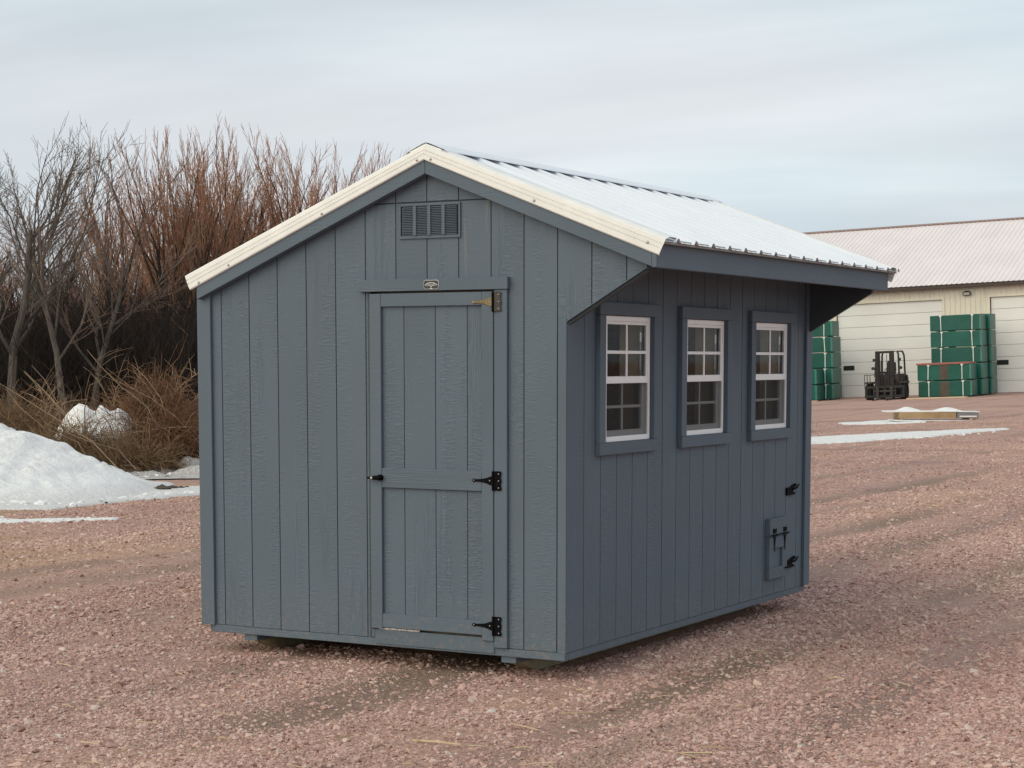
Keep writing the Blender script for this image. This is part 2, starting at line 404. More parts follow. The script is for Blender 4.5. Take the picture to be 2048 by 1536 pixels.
# loose gravel: tens of thousands of stones, one object
def stone_mat():
    m, t, b = newmat('quartzite_stone'); k = N(t)
    oi = k.n('ShaderNodeObjectInfo'); geo = k.n('ShaderNodeNewGeometry')
    c = k.ramp(oi.outputs['Random'], [(0, (0.268, 0.153, 0.135)), (.18, (0.439, 0.275, 0.237)), (.5, (0.568, 0.378, 0.325)), (.8, (0.643, 0.452, 0.385)), (.95, (0.696, 0.539, 0.464)), (1, (0.696, 0.640, 0.561))])
    f = k.noise(geo.outputs['Position'], 60, 3, .6)
    c = k.mix(k.rng(f, .3, .7, .0, .38), c, (0.493, 0.340, 0.260))        # dust
    mv = k.noise(k.mapv(geo.outputs['Position'], (.35, .12, 1), (5, 2, 0)), 1.0, 3, .6)
    c = k.mix(k.rng(mv, .42, .62, 0, .55), c, (.74, .66, .70), 'MULTIPLY')
    trk = k.noise(k.mapv(geo.outputs['Position'], (1.5, .10, 1), (0, 0, 0), (0, 0, .04)), 1.0, 5, .62, .3)
    c = k.mix(k.rng(trk, .55, .68, 0, .55), c, (.30, .22, .165))
    k.l(c, b.inputs['Base Color']); b.inputs['Roughness'].default_value = .85; b.inputs['Specular IOR Level'].default_value = .25
    return m
M['stone'] = stone_mat()
rng = np.random.default_rng(11)
def scatter(n, d0, d1, power):
    u = rng.random(n)
    a = 1-power
    dep = (d0**a+(d1**a-d0**a)*u)**(1/a)
    lat = (rng.random(n)*2-1)*(dep*.31+1.2)
    x = CAM.x+RR.x*lat+HH.x*dep; y = CAM.y+RR.y*lat+HH.y*dep
    z, rt, _, _ = ground_parts(x, y)
    dens = fbm(x*1.3, y*.45, 31)*1.25 + .35*(vnoise(x*4, y*4, 33)-.5)
    keep = rng.random(n) < np.clip(2.6*(dens-.25), .13, 1)*np.clip(1-.85*rt, .06, 1)
    inside = (x > -2.25) & (x < -.2) & (y > .5) & (y < 3.3)
    snow = (lat < -3.6) & (dep > 25.5)
    keep &= ~inside & ~snow
    keep &= rng.random(n) > .55*sstep(.50, .62, fbm(x*1.5, y*.10, 61, 3)+.06)
    return x[keep], y[keep], z[keep], dep[keep]
x1, y1, z1, d1 = scatter(1200000, 6.3, 60, 1.8)
ns = len(x1)
size = np.exp(rng.normal(math.log(.0056), .50, ns))*np.clip((d1/9)**.35, .9, 1.8)
size = np.clip(size, .003, .026)
sc3 = np.stack([size*rng.uniform(.8, 1.5, ns), size*rng.uniform(.7, 1.1, ns), size*rng.uniform(.35, .70, ns)], -1)
rot = np.stack([rng.normal(0, .35, ns), rng.normal(0, .35, ns), rng.uniform(0, 6.283, ns)], -1)
pm = bpy.data.meshes.new('gravel'); pm.vertices.add(ns)
pm.vertices.foreach_set('co', np.stack([x1, y1, z1+size*.06], -1).astype(np.float32).ravel())
pm.attributes.new('scl', 'FLOAT_VECTOR', 'POINT').data.foreach_set('vector', sc3.astype(np.float32).ravel())
pm.attributes.new('rot', 'FLOAT_VECTOR', 'POINT').data.foreach_set('vector', rot.astype(np.float32).ravel())
pm.attributes.new('pick', 'INT', 'POINT').data.foreach_set('value', rng.integers(0, 5, ns).astype(np.int32))
pm.materials.append(M['stone'])
gravel = link('gravel', pm)
tag(gravel, 'loose pink and maroon crushed stones strewn over the yard', 'gravel', kind='stuff')
gn = bpy.data.node_groups.new('gravel_stones', 'GeometryNodeTree')
gn.interface.new_socket('Geometry', in_out='INPUT', socket_type='NodeSocketGeometry')
gn.interface.new_socket('Geometry', in_out='OUTPUT', socket_type='NodeSocketGeometry')
g = gn.nodes; gi = g.new('NodeGroupInput'); go = g.new('NodeGroupOutput')
g2i = g.new('GeometryNodeGeometryToInstance')
for i in range(5):
    ico = g.new('GeometryNodeMeshIcoSphere'); ico.inputs['Radius'].default_value = 1.0; ico.inputs['Subdivisions'].default_value = 1 if i % 2 else 2
    pos = g.new('GeometryNodeInputPosition'); nz = g.new('ShaderNodeTexNoise'); nz.inputs['Scale'].default_value = .75
    ad = g.new('ShaderNodeVectorMath'); ad.operation = 'ADD'; ad.inputs[1].default_value = (i*3.7, i*1.3, 2*i)
    gn.links.new(pos.outputs[0], ad.inputs[0]); gn.links.new(ad.outputs[0], nz.inputs['Vector'])
    sb = g.new('ShaderNodeVectorMath'); sb.operation = 'SUBTRACT'; sb.inputs[1].default_value = (.5, .5, .5); gn.links.new(nz.outputs['Color'], sb.inputs[0])
    ml = g.new('ShaderNodeVectorMath'); ml.operation = 'SCALE'; ml.inputs['Scale'].default_value = 2.6; gn.links.new(sb.outputs[0], ml.inputs[0])
    sp_ = g.new('GeometryNodeSetPosition'); gn.links.new(ico.outputs['Mesh'], sp_.inputs['Geometry']); gn.links.new(ml.outputs[0], sp_.inputs['Offset'])
    ss = g.new('GeometryNodeSetShadeSmooth'); ss.inputs['Shade Smooth'].default_value = False; gn.links.new(sp_.outputs[0], ss.inputs['Geometry'])
    sm = g.new('GeometryNodeSetMaterial'); sm.inputs['Material'].default_value = M['stone']; gn.links.new(ss.outputs[0], sm.inputs['Geometry'])
    gn.links.new(sm.outputs[0], g2i.inputs[0])
def nattr(name, typ):
    q = g.new('GeometryNodeInputNamedAttribute'); q.data_type = typ; q.inputs['Name'].default_value = name; return q.outputs['Attribute']
iop = g.new('GeometryNodeInstanceOnPoints'); iop.inputs['Pick Instance'].default_value = True
gn.links.new(gi.outputs[0], iop.inputs['Points']); gn.links.new(g2i.outputs[0], iop.inputs['Instance'])
gn.links.new(nattr('pick', 'INT'), iop.inputs['Instance Index']); gn.links.new(nattr('scl', 'FLOAT_VECTOR'), iop.inputs['Scale'])
e2r = g.new('FunctionNodeEulerToRotation'); gn.links.new(nattr('rot', 'FLOAT_VECTOR'), e2r.inputs[0]); gn.links.new(e2r.outputs[0], iop.inputs['Rotation'])
gn.links.new(iop.outputs[0], go.inputs[0])
md = gravel.modifiers.new('stones', 'NODES'); md.node_group = gn

# straw and wood splinters lying about
rs = random.Random(5); mb = MB()
for i in range(420):
    dep = 6.8+26*rs.random()**1.6; lat = rs.uniform(-1, 1)*(dep*.3+.6); x, y = LD(lat, dep)
    if -2.3 < x < .1 and 0 < y < 3.6: continue
    l = rs.uniform(.03, .16)*(1 if rs.random() < .85 else 1.8); a = rs.uniform(0, 6.28); z = gz(x, y)+.012
    dxx, dyy = math.cos(a)*l/2, math.sin(a)*l/2
    mb.tube([(x-dxx, y-dyy, z+rs.uniform(-.004, .01)), (x, y, z+.006), (x+dxx, y+dyy, z+rs.uniform(-.004, .01))], rs.uniform(.0018, .0045), 3)
tag(mb.build('straw', simple('dry_straw', (.55, .43, .27), .8, rnd=.1), fix=False), 'pale straw and wood splinters scattered on the gravel', 'straw', kind='stuff')

# ------------------------------------------------------------------ the shed
H0 = 0.16                                # bottom of the siding above the ground
shed = empty('shed', (0, 0, H0))
tag(shed, 'small blue-grey board-sided shed with white metal saltbox roof on skids', 'shed')
PIT = .2032; XL = -2.438; YB = 18*PIT; XA = -.845
GX0 = -2.2921                            # first groove of the front
def z_rake(x): return 2.586-(.4157*(XA-x) if x < XA else .392*(x-XA))      # lower edge of the gable boards
def z_top(x): return 2.740-(.404*(XA-x) if x < XA else .380*(x-XA))        # upper edge of the white trim
def z_pan(x): return z_top(x)-.014
GAP = .0030
def subrect(strip, holes):
    rects = [strip]
    for h in holes:
        nxt = []
        for (a0, a1, b0, b1) in rects:
            c0, c1, e0, e1 = max(a0, h[0]), min(a1, h[1]), max(b0, h[2]), min(b1, h[3])
            if c0 >= c1 or e0 >= e1: nxt.append((a0, a1, b0, b1)); continue
            if b0 < e0: nxt.append((a0, a1, b0, e0))
            if e1 < b1: nxt.append((a0, a1, e1, b1))
            if a0 < c0: nxt.append((a0, c0, e0, e1))
            if c1 < a1: nxt.append((c1, a1, e0, e1))
        rects = [q for q in nxt if q[1]-q[0] > .002 and q[3]-q[2] > .002]
    return rects
def gable_wall(yf, sgn, holes, name):
    """sgn=-1: boards face -y; polygons follow the roof and the braced overhang"""
    wall = MB()
    T = .011
    def clip_low(x, mid): return 0.0 if mid <= 0.0 else 1.778+x*.584
    poly = [(XL+.03, .0), (-.03, .0), (-.03, 1.74), (.46, 2.03), (.46, z_rake(.46)+.05), (XA, z_rake(XA)+.05), (XL+.03, z_rake(XL+.03)+.05)]
    # backing sheet, cut round the door
    if holes:
        hx0, hx1, hz0, hz1 = holes[0]
        parts = [[(XL+.03, 0), (hx0, 0), (hx0, z_rake(hx0)+.05), (XL+.03, z_rake(XL+.03)+.05)],
                 [(hx0, hz1), (hx1, hz1), (hx1, z_rake(hx1)+.05), (XA, z_rake(XA)+.05), (hx0, z_rake(hx0)+.05)],
                 [(hx1, 0), (-.03, 0), (-.03, 1.74), (.46, 2.03), (.46, z_rake(.46)+.05), (hx1, z_rake(hx1)+.05)]]
    else: parts = [poly]
    for p_ in parts: wall.prism(p_, 'y', yf-sgn*.009, yf-sgn*.045)
    wo = wall.build(name, M['groove'], shed)
    xs = [XL]+[GX0+PIT*k for k in range(14)]+[.468]
    brk = sorted({XA, 0.0}|{h[0] for h in holes}|{h[1] for h in holes})
    for i in range(len(xs)-1):
        x0, x1_ = xs[i]+GAP, xs[i+1]-GAP
        if i == 0: x0 = xs[i]
        for zb0, zb1 in ((0.0, 2.4345), (2.4425, 9.0)):
            mbd = MB(); cuts = [x0]+[b_ for b_ in brk if x0+.001 < b_ < x1_-.001]+[x1_]
            any_ = False
            for a0, a1 in zip(cuts, cuts[1:]):
                for (r0, r1, s0, s1) in subrect((a0, a1, zb0, min(zb1, 3.0)), holes):
                    rm = (r0+r1)/2; lo0, lo1 = max(s0, clip_low(r0, rm)), max(s0, clip_low(r1, rm))
                    hi0, hi1 = min(s1, z_rake(r0)+.03), min(s1, z_rake(r1)+.03)
                    if hi0 <= lo0+.003 and hi1 <= lo1+.003: continue
                    hi0 = max(hi0, lo0+.0005); hi1 = max(hi1, lo1+.0005)
                    mbd.prism([(r0, lo0), (r1, lo1), (r1, hi1), (r0, hi0)], 'y', yf, yf-sgn*T); any_ = True
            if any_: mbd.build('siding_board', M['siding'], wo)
    return wo
DX0, DX1, DZ0, DZ1 = -1.240, -.4355, .052, 1.946       # door opening
gable_wall(0.0, -1, [(DX0-.004, -.358, .0-.01, 1.955)], 'front_wall')
gable_wall(YB, 1, [], 'rear_wall')

WY = (.450, 1.546, 2.646); WW = .588; WZ0, WZ1 = 1.118, 1.819
def side_wall(xf, sgn, holes, name, top):
    wall = MB()
    for (a0, a1, b0, b1) in subrect((.04, YB-.04, 0.0, top), holes):
        wall.box(xf-sgn*.009, xf-sgn*.045, a0, a1, b0, b1)
    wo = wall.build(name, M['groove'], shed)
    for i in range(18):
        y0, y1_ = i*PIT+(GAP if i else .0115), (i+1)*PIT-(GAP if i < 17 else .0115)
        if i in (6, 12): y0 += .002
        rects = subrect((y0, y1_, 0.0, top), holes)
        whole_w = all(abs(q[1]-q[0]-(y1_-y0)) < 1e-6 for q in rects)
        for grp in ([[q] for q in rects] if whole_w else [rects]):
            mbd = MB()
            for (a0, a1, b0, b1) in grp: mbd.box(xf, xf-sgn*.011, a0, a1, b0, b1)
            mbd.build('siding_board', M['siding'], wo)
    return wo
whole = [(y-.004, y+WW+.004, WZ0-.004, WZ1+.004) for y in WY]
side_wall(0.0, 1, whole, 'window_wall', 2.33)
side_wall(XL, -1, [], 'plain_wall', 1.93)

# corner boards, rim, skids
def part(name, mat, f, bevel=.002, parent=None, **k):
    m_ = MB(); f(m_); return m_.build(name, mat, parent or shed, bevel=bevel, **k)
part('corner_board', M['trim_v'], lambda m: m.box(XL-.020, XL+.078, -.020, -.0005, -.004, 1.99))
part('corner_board', M['trim_v'], lambda m: m.box(XL-.020, XL-.0005, .0, .09, -.004, 1.96))
part('corner_board', M['trim_v'], lambda m: m.box(.0005, .021, YB-.088, YB+.02, .0, 2.2))
part('corner_board', M['trim_v'], lambda m: m.box(-.09, .0, YB+.0005, YB+.02, .0, 2.1))
part('corner_board', M['trim_v'], lambda m: m.box(-.052, .0, -.0055, -.0005, -.004, 1.79))
part('corner_board', M['trim_v'], lambda m: m.box(XL-.020, XL-.0005, YB-.09, YB+.02, .0, 1.93))
part('rim_board', M['trim_h'], lambda m: m.box(XL+.05, -.006, -.0045, .035, -.046, -.003))
part('rim_board', M['trim_h'], lambda m: m.box(-.035, -.004, .037, YB-.01, -.044, -.003))
part('rim_board', M['trim_h'], lambda m: m.box(XL+.004, XL+.035, .037, YB-.01, -.044, -.003))
part('rim_board', M['trim_h'], lambda m: m.box(XL+.05, -.05, YB-.008, YB-.002, -.046, -.003))
part('floor_deck', M['osb'], lambda m: m.box(XL+.046, -.046, .046, YB-.046, -.02, .02), 0)
for xs_ in (-2.117, -.362):
    sk = part('skid', M['skid'], lambda m: m.prism([(.06, -.083), (YB-.06, -.083), (YB-.26, -.158), (.26, -.158)][::-1], 'x', xs_-.045, xs_+.045), .003)
    part('skid_block', M['trim_h'], lambda m: m.box(xs_-.046, xs_+.046, .012, .36, -.084, -.045), .002, sk)
    part('joist_packer', M['skid'], lambda m: m.box(xs_-.04, xs_+.04, .361, YB-.03, -.082, -.045), .002, sk)

# gable boards, fascia, roof
def slope_bar(m, fa, fb, xa, xb, y0, y1):
    """bar between two height functions over x"""
    xs_ = [xa]+([XA] if xa < XA < xb else [])+[xb]
    top = [(x, fb(x)) for x in xs_]; bot = [(x, fa(x)) for x in xs_]
    m.prism(bot+top[::-1], 'y', y0, y1)
for y0, y1 in ((-.060, -.0125), (YB+.0125, YB+.060)):
    part('rake_board', M['trim_h'], lambda m: slope_bar(m, z_rake, lambda x: z_rake(x)+.084, XL+.012, XA-.0008, y0, y1))
    part('rake_board', M['trim_h'], lambda m: slope_bar(m, z_rake, lambda x: z_rake(x)+.084, XA+.0008, .520, y0, y1))
# brace boards under the overhang
part('brace_board', M['trim_h'], lambda m: m.hexa([(.002, -.010, 1.776), (.47, -.010, 2.049), (.47, .03, 2.049), (.002, .03, 1.776), (.002, -.010, 1.782), (.47, -.010, 2.055), (.47, .03, 2.055), (.002, .03, 1.782)]), 0)
part('fascia_board', M['trim_h'], lambda m: m.box(.521, .550, -.0605, YB+.040, 2.046, 2.168), .003)
part('fascia_end_strip', M['trim_v'], lambda m: m.box(.523, .5505, -.0665, -.0612, 2.048, 2.135), .001)
part('fascia_board', M['trim_h'], lambda m: m.box(XL-.030, XL-.002, -.0, YB, 1.93, 2.03), .003)
part('drip_edge', simple('drip_steel', (.30, .31, .30), .45, .3), lambda m: m.box(.551, .585, -.055, YB+.12, 2.166, 2.190), .002)
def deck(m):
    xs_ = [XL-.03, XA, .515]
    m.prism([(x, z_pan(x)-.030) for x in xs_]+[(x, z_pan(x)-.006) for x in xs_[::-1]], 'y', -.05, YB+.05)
part('roof_deck', simple('shade_dark_deck', (.018, .021, .026), .9), deck, 0)  # near-black colour paints in the shade under the overhang
RIBP = .2293; RIB0 = .320
def roof_panel(side, y0, y1, ribs):
    """one sheet of ribbed steel: cross-section along y pushed down the slope"""
    xa, xb = (XA+.012, .603) if side > 0 else (XA-.012, -2.508)
    prof = [(y0, 0)]
    for rb in ribs:
        for dy_, dz_ in ((-.030, 0), (-.010, .021), (.010, .021), (.030, 0)):
            if y0 < rb+dy_ < y1: prof.append((rb+dy_, dz_))
        for q in (.076, .152):
            for dy_, dz_ in ((-.012, 0), (-.006, .0012), (.006, .0012), (.012, 0)):
                if y0 < rb+q+dy_ < y1: prof.append((rb+q+dy_, dz_))
    prof.append((y1, 0)); prof.sort()
    m = MB(); n = len(prof)
    for x in (xa, xb): m.v += [(x, y, z_pan(x)+z) for y, z in prof]
    for i in range(n-1): m.f.append((i, i+1, n+i+1, n+i))
    return m.build('roof_panel', M['white_metal'], shed, solid=.0012, fix=False)
ys_ = [-.062]+[RIB0+RIBP*(4*k+2)+.034 for k in range(4)]+[YB+.128]
for side in (1, -1):
    for y0, y1 in zip(ys_, ys_[1:]):
        roof_panel(side, y0, y1, [RIB0+RIBP*k for k in range(-2, 18)])
# ridge cap riding on the ribs
m = MB(); capz = z_pan(XA)+.0245
cap = [(-.135, -.135*.404+.000), (-.118, -.118*.404+.006), (-.02, .0), (0, .005), (.02, .0), (.118, -.118*.38+.006), (.135, -.135*.38+.000)]
for y in (-.050, YB+.12): m.v += [(XA+x, y, capz+z) for x, z in cap]
for i in range(6): m.f.append((i, i+1, 8+i, 7+i))
m.build('ridge_cap', M['white_metal'], shed, solid=.0015, fix=False)
part('ridge_closure', M['trim_metal'], lambda m: m.prism([(XA-.10, z_pan(XA-.10)), (XA-.10, capz-.10*.404), (XA, capz-.002), (XA+.10, capz-.10*.38), (XA+.10, z_pan(XA+.10)), (XA, z_pan(XA))][::-1], 'y', -.050, -.046), 0)
# folded rake trim
prof = [(-.0625, -.04), (-.0700, .0), (-.0720, .05), (-.0720, .33), (-.0660, .36), (-.0705, .40), (-.0705, .62), (-.0640, .65), (-.0680, .69), (-.0660, .93), (-.0600, 1.0), (-.030, 1.12), (.055, 1.12), (.060, .98)]
def rake_trim(xe_lo, xe_hi, front=True):
    m = MB()
    for e_ in range(2):
        for (y, t) in prof:
            if e_ == 0: x = XA
            else: x = xe_lo+(xe_hi-xe_lo)*t
            zb = z_rake(x)+.076; z = zb+(z_top(x)-zb)*t
            m.v.append((x, y if front else YB+.064-y if False else YB-y+.0, z))
    n = len(prof)
    for i in range(n-1): m.f.append((i, i+1, n+i+1, n+i))
    return m.build('rake_trim', M['trim_metal'], shed, solid=.0015, fix=False)
for fr in (True, False):
    rake_trim(-2.467, -2.507, fr); rake_trim(.566, .602, fr)
# screws
def dome(r_):
    m = MB(); n = 8
    rings = [(1, 0), (.95, .25), (.7, .55), (.3, .72)]
    for rr_, z in rings: m.v += [(math.cos(2*math.pi*k/n)*r_*rr_, math.sin(2*math.pi*k/n)*r_*rr_, z*r_) for k in range(n)]
    for i in range(3):
        for k in range(n): m.f.append((i*n+k, i*n+(k+1) % n, (i+1)*n+(k+1) % n, (i+1)*n+k))
    m.f.append(tuple(3*n+k for k in range(n)))
    return m
scr = dome(.009).mesh('screw', M['steel'], True)
for x, t in ((-.888, .2), (-.800, .2), (-.16, .22), (.50, .42), (-1.52, .15), (-2.18, .18), (-2.40, .12)):
    zb = z_rake(x)+.076; o = link('screw', scr, shed); o.location = (x, -.0715, zb+(z_top(x)-zb)*t); o.rotation_euler = (R(90), 0, 0)
scr2 = dome(.007).mesh('screw', M['steel'], True)
for k in range(-1, 16):
    for x in (-.70, -.15, .50):
        o = link('screw', scr2, shed); o.location = (x, RIB0+RIBP*k+.045, z_pan(x)+.001); o.rotation_euler = (0, math.atan(.38), 0)

# gable vent
vent = part('gable_vent', M['trim_h'], lambda m: (m.box(-1.046, -.651, -.010, -.0005, 2.240, 2.256), m.box(-1.046, -.651, -.010, -.0005, 2.418, 2.432),
     m.box(-1.046, -1.034, -.010, -.0005, 2.2565, 2.4175), m.box(-.663, -.651, -.010, -.0005, 2.2565, 2.4175)), .001)
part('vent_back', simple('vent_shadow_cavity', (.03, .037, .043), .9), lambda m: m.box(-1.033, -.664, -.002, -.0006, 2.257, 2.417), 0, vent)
cw = (1.033-.664)/4
for k in range(4):
    a0 = -1.033+k*cw
    if k: part('vent_rib', M['trim_v'], lambda m: m.box(a0-.010, a0+.010, -.0165, -.002, 2.2565, 2.4175), .001, vent)
    lm = MB(); nn = 17
    for i in range(nn):
        z = 2.259+i*(.157/nn)
        lm.hexa([(a0+.009, -.012, z), (a0+cw-.009, -.012, z), (a0+cw-.009, -.003, z+.0052), (a0+.009, -.003, z+.0052),
                 (a0+.009, -.012, z+.0018), (a0+cw-.009, -.012, z+.0018), (a0+cw-.009, -.003, z+.007), (a0+.009, -.003, z+.007)])
    lm.build('louver_column', M['trim_h'], vent)

# door
door = part('door', M['groove'], lambda m: m.box(DX0+.003, DX1-.003, .006, .030, DZ0+.006, DZ1-.004), 0)
dg = [DX0+.004, -1.020, -.8155, -.6115, DX1-.004]
for a0, a1 in zip(dg, dg[1:]):
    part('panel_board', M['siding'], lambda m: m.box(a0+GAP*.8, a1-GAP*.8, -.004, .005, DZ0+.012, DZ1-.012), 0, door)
FY0, FY1 = -.024, -.0045
part('stile', M['trim_v'], lambda m: m.box(DX0+.003, -1.162, FY0, FY1, DZ0+.004, DZ1-.004), .002, door)
part('stile', M['trim_v'], lambda m: m.box(-.5105, DX1-.003, FY0, FY1, .035, DZ1-.004), .002, door)
for z0, z1 in ((1.870, DZ1-.004), (.859, .969), (.064, .142)):
    part('rail', M['trim_h'], lambda m: m.box(-1.1612, -.5113, FY0+.0012, FY1, z0, z1), .002, door)
part('door_jamb', M['trim_v'], lambda m: m.box(DX1+.0005, -.3545, -.020, -.0005, .0, 1.9525), .002)
part('door_jamb_edge', M['groove'], lambda m: m.box(-1.2605, -1.2445, -.001, .03, .0, 1.953), 0)
part('door_header', M['trim_h'], lambda m: m.box(-1.308, -.346, -.030, -.0005, 1.9535, 2.020), .002)
part('threshold_board', M['trim_h'], lambda m: m.box(-1.222, -.440, -.0115, .0, -.034, .050), .002)
part('threshold_stop', M['trim_v'], lambda m: m.box(-1.240, -1.2245, -.010, .0, .002, .050), .001)
part('threshold_strip', M['alu'], lambda m: m.box(-1.19, -.92, -.014, -.0116, .0515, .0605), 0)
# hinges
def t_hinge(zc, m_strap, m_plate):
    hg = part('hinge', m_plate, lambda m: m.prism([(-.437, zc-.053), (-.390, zc-.053), (-.386, zc-.045), (-.391, zc-.022), (-.386, zc), (-.391, zc+.022), (-.386, zc+.045), (-.390, zc+.053), (-.437, zc+.053)], 'y', -.0275, -.0245), .001, None)
    part('hinge_pin', M['black_iron'], lambda m: m.cyl((-.437, -.030, zc), 'z', .0065, .106, 10), 0, hg)
    s = MB().prism([(-.441, zc-.024), (-.455, zc-.024), (-.475, zc-.016), (-.500, zc-.010), (-.548, zc-.006), (-.560, zc-.010), (-.571, zc-.004), (-.571, zc+.004), (-.560, zc+.010), (-.548, zc+.006), (-.500, zc+.010), (-.475, zc+.016), (-.455, zc+.024), (-.441, zc+.024)][::-1], 'y', -.0285, -.0245)
    s.build('strap', m_strap, hg, bevel=.001)
    for x, z in ((-.402, zc+.038), (-.402, zc-.038), (-.402, zc), (-.458, zc), (-.559, zc)):
        o = link('hinge_screw', scr2, hg); o.location = (x, -.0285, z); o.rotation_euler = (R(90), 0, 0); o.scale = (.6, .6, .6)
t_hinge(1.887, M['brassy_iron'], M['brown_iron'])
t_hinge(.918, M['black_iron'], M['black_iron'])
t_hinge(.120, M['black_iron'], M['black_iron'])
# lever handle
hd = part('door_handle', M['black_iron'], lambda m: m.tube([(-1.245, -.040, .912), (-1.225, -.045, .913), (-1.200, -.048, .914), (-1.165, -.048, .915), (-1.150, -.046, .915)], [.006, .008, .012, .013, .009], 12), 0, smooth=True)
part('handle_rose', M['black_iron'], lambda m: m.cyl((-1.165, -.034, .915), 'y', .017, .022, 16), 0, hd)
part('handle_bolt', M['steel'], lambda m: m.cyl((-1.206, -.060, .9145), 'y', .007, .008, 12), 0, hd)
# maker's plate: black, white rim, an arched white band over two rows of lettering too small to read
npl = part('name_plate', M['plate_white'], lambda m: m.prism([(-.872, 1.971), (-.862, 1.962), (-.786, 1.962), (-.776, 1.971), (-.776, 2.003), (-.786, 2.011), (-.862, 2.011), (-.872, 2.003)], 'y', -.0330, -.0302), .0005)
part('plate_face', M['plate'], lambda m: m.prism([(-.8702, 1.972), (-.861, 1.9638), (-.834, 1.9638), (-.830, 1.9665), (-.818, 1.9665), (-.814, 1.9638), (-.787, 1.9638), (-.7778, 1.972), (-.7778, 2.002), (-.787, 2.0092), (-.861, 2.0092), (-.8702, 2.002)], 'y', -.0336, -.0331), 0, npl)
def plate_marks(m):
    for k in range(12):
        t0, t1 = R(22+k*136/12), R(22+(k+.93)*136/12)
        m.prism([(-.824+.043*math.cos(t), 1.972+.0265*math.sin(t)) for t in (t0, t1)]+[(-.824+.039*math.cos(t), 1.972+.0232*math.sin(t)) for t in (t1, t0)], 'y', -.0341, -.0337)
    rp = random.Random(3)
    for z, xa, xb in ((1.9875, -.848, -.800), (1.9805, -.851, -.797)):
        x = xa
        while x < xb:
            w_ = rp.uniform(.002, .004); m.box(x, x+w_, -.0341, -.0337, z-.0016, z+.0016); x += w_+.0022
    m.prism([(-.829, 1.9735), (-.824, 1.970), (-.819, 1.9735), (-.824, 1.9775)], 'y', -.0341, -.0337)
part('plate_print', M['plate_white'], plate_marks, 0, npl)

# windows
def window(y, k):
    Y0, Y1 = y, y+WW
    w = part('window', M['vinyl'], lambda m: (m.box(-.055, .003, Y0, Y0+.022, WZ0, WZ1), m.box(-.055, .003, Y1-.022, Y1, WZ0, WZ1),
          m.box(-.055, .003, Y0+.0222, Y1-.0222, WZ1-.030, WZ1), m.box(-.055, .005, Y0+.0222, Y1-.0222, WZ0, WZ0+.030)), .002)
    zm = 1.463
    # upper sash sits outside, lower sash behind with a screen before it
    a0, a1 = Y0+.0225, Y1-.0225
    us = part('upper_sash', M['vinyl'], lambda m: (m.box(-.020, -.002, a0, a0+.018, zm, WZ1-.0305), m.box(-.020, -.002, a1-.018, a1, zm, WZ1-.0305),
          m.box(-.020, -.002, a0+.0182, a1-.0182, WZ1-.047, WZ1-.0305), m.box(-.020, .001, a0, a1, zm-.020, zm+.0195)), .0015, w)
    ls = part('lower_sash', M['vinyl'], lambda m: (m.box(-.046, -.024, a0, a0+.030, WZ0+.0305, zm+.02), m.box(-.046, -.024, a1-.030, a1, WZ0+.0305, zm+.02),
          m.box(-.046, -.024, a0+.0302, a1-.0302, WZ0+.0305, WZ0+.062), m.box(-.046, -.024, a0+.0302, a1-.0302, zm-.018, zm+.02)), .0015, w)
    yc = (a0+a1)/2; zu = (zm+WZ1-.047)/2; zl = (WZ0+.062+zm-.02)/2
    part('muntin', M['vinyl'], lambda m: m.box(-.012, -.004, yc-.009, yc+.009, zm+.020, WZ1-.0475), .001, us)
    part('muntin', M['vinyl'], lambda m: m.box(-.0115, -.0045, a0+.0185, a1-.0185, zu-.009, zu+.009), .001, us)
    part('muntin', M['vinyl'], lambda m: m.box(-.040, -.032, yc-.008, yc+.008, WZ0+.0625, zm-.0185), .001, ls)
    part('muntin', M['vinyl'], lambda m: m.box(-.0395, -.0325, a0+.0305, a1-.0305, zl-.008, zl+.008), .001, ls)
    for (b0, b1) in ((a0+.018, yc-.009), (yc+.009, a1-.018)):
        for (c0, c1) in ((zm+.0195, zu-.009), (zu+.009, WZ1-.047)):
            part('pane', M['glass'], lambda m: m.add([(-.009, b0, c0), (-.009, b1, c0), (-.009, b1, c1), (-.009, b0, c1)], [(0, 1, 2, 3)]), 0, us, fix=False)
    for (b0, b1) in ((a0+.03, yc-.008), (yc+.008, a1-.03)):
        for (c0, c1) in ((WZ0+.062, zl-.008), (zl+.008, zm-.018)):
            part('pane', M['glass'], lambda m: m.add([(-.036, b0, c0), (-.036, b1, c0), (-.036, b1, c1), (-.036, b0, c1)], [(0, 1, 2, 3)]), 0, ls, fix=False)
    part('insect_screen', M['screen'], lambda m: m.add([(-.006, a0, WZ0+.031), (-.006, a1, WZ0+.031), (-.006, a1, zm-.0205), (-.006, a0, zm-.0205)], [(0, 1, 2, 3)]), 0, w, fix=False)
    part('sash_tag', M['vinyl'], lambda m: (m.box(-.028, -.024, a1-.060, a1-.040, zu+.06, zu+.115), m.box(-.0295, -.0285, a1-.048, a1-.043, zu-.10, zu+.06)), .001, us)
    # casing
    T0, T1 = .0008, .030
    part('window_header', M['trim_h'], lambda m: m.box(T0, T1+.001, Y0-.112, Y1+.083, WZ1+.0025, 1.892), .002, w)
    part('window_sill', M['trim_h'], lambda m: m.box(T0, T1+.003, Y0-.110, Y1+.058, 1.050, WZ0-.001), .002, w)
    part('casing', M['trim_v'], lambda m: m.box(T0, T1, Y0-.110, Y0-.038, WZ0-.0005, WZ1+.002), .002, w)
    part('casing', M['trim_v'], lambda m: m.box(T0, T1, Y1+.004, Y1+.081, WZ0-.0005, WZ1+.002), .002, w)
    return w
for k, y in enumerate(WY): window(y, k)

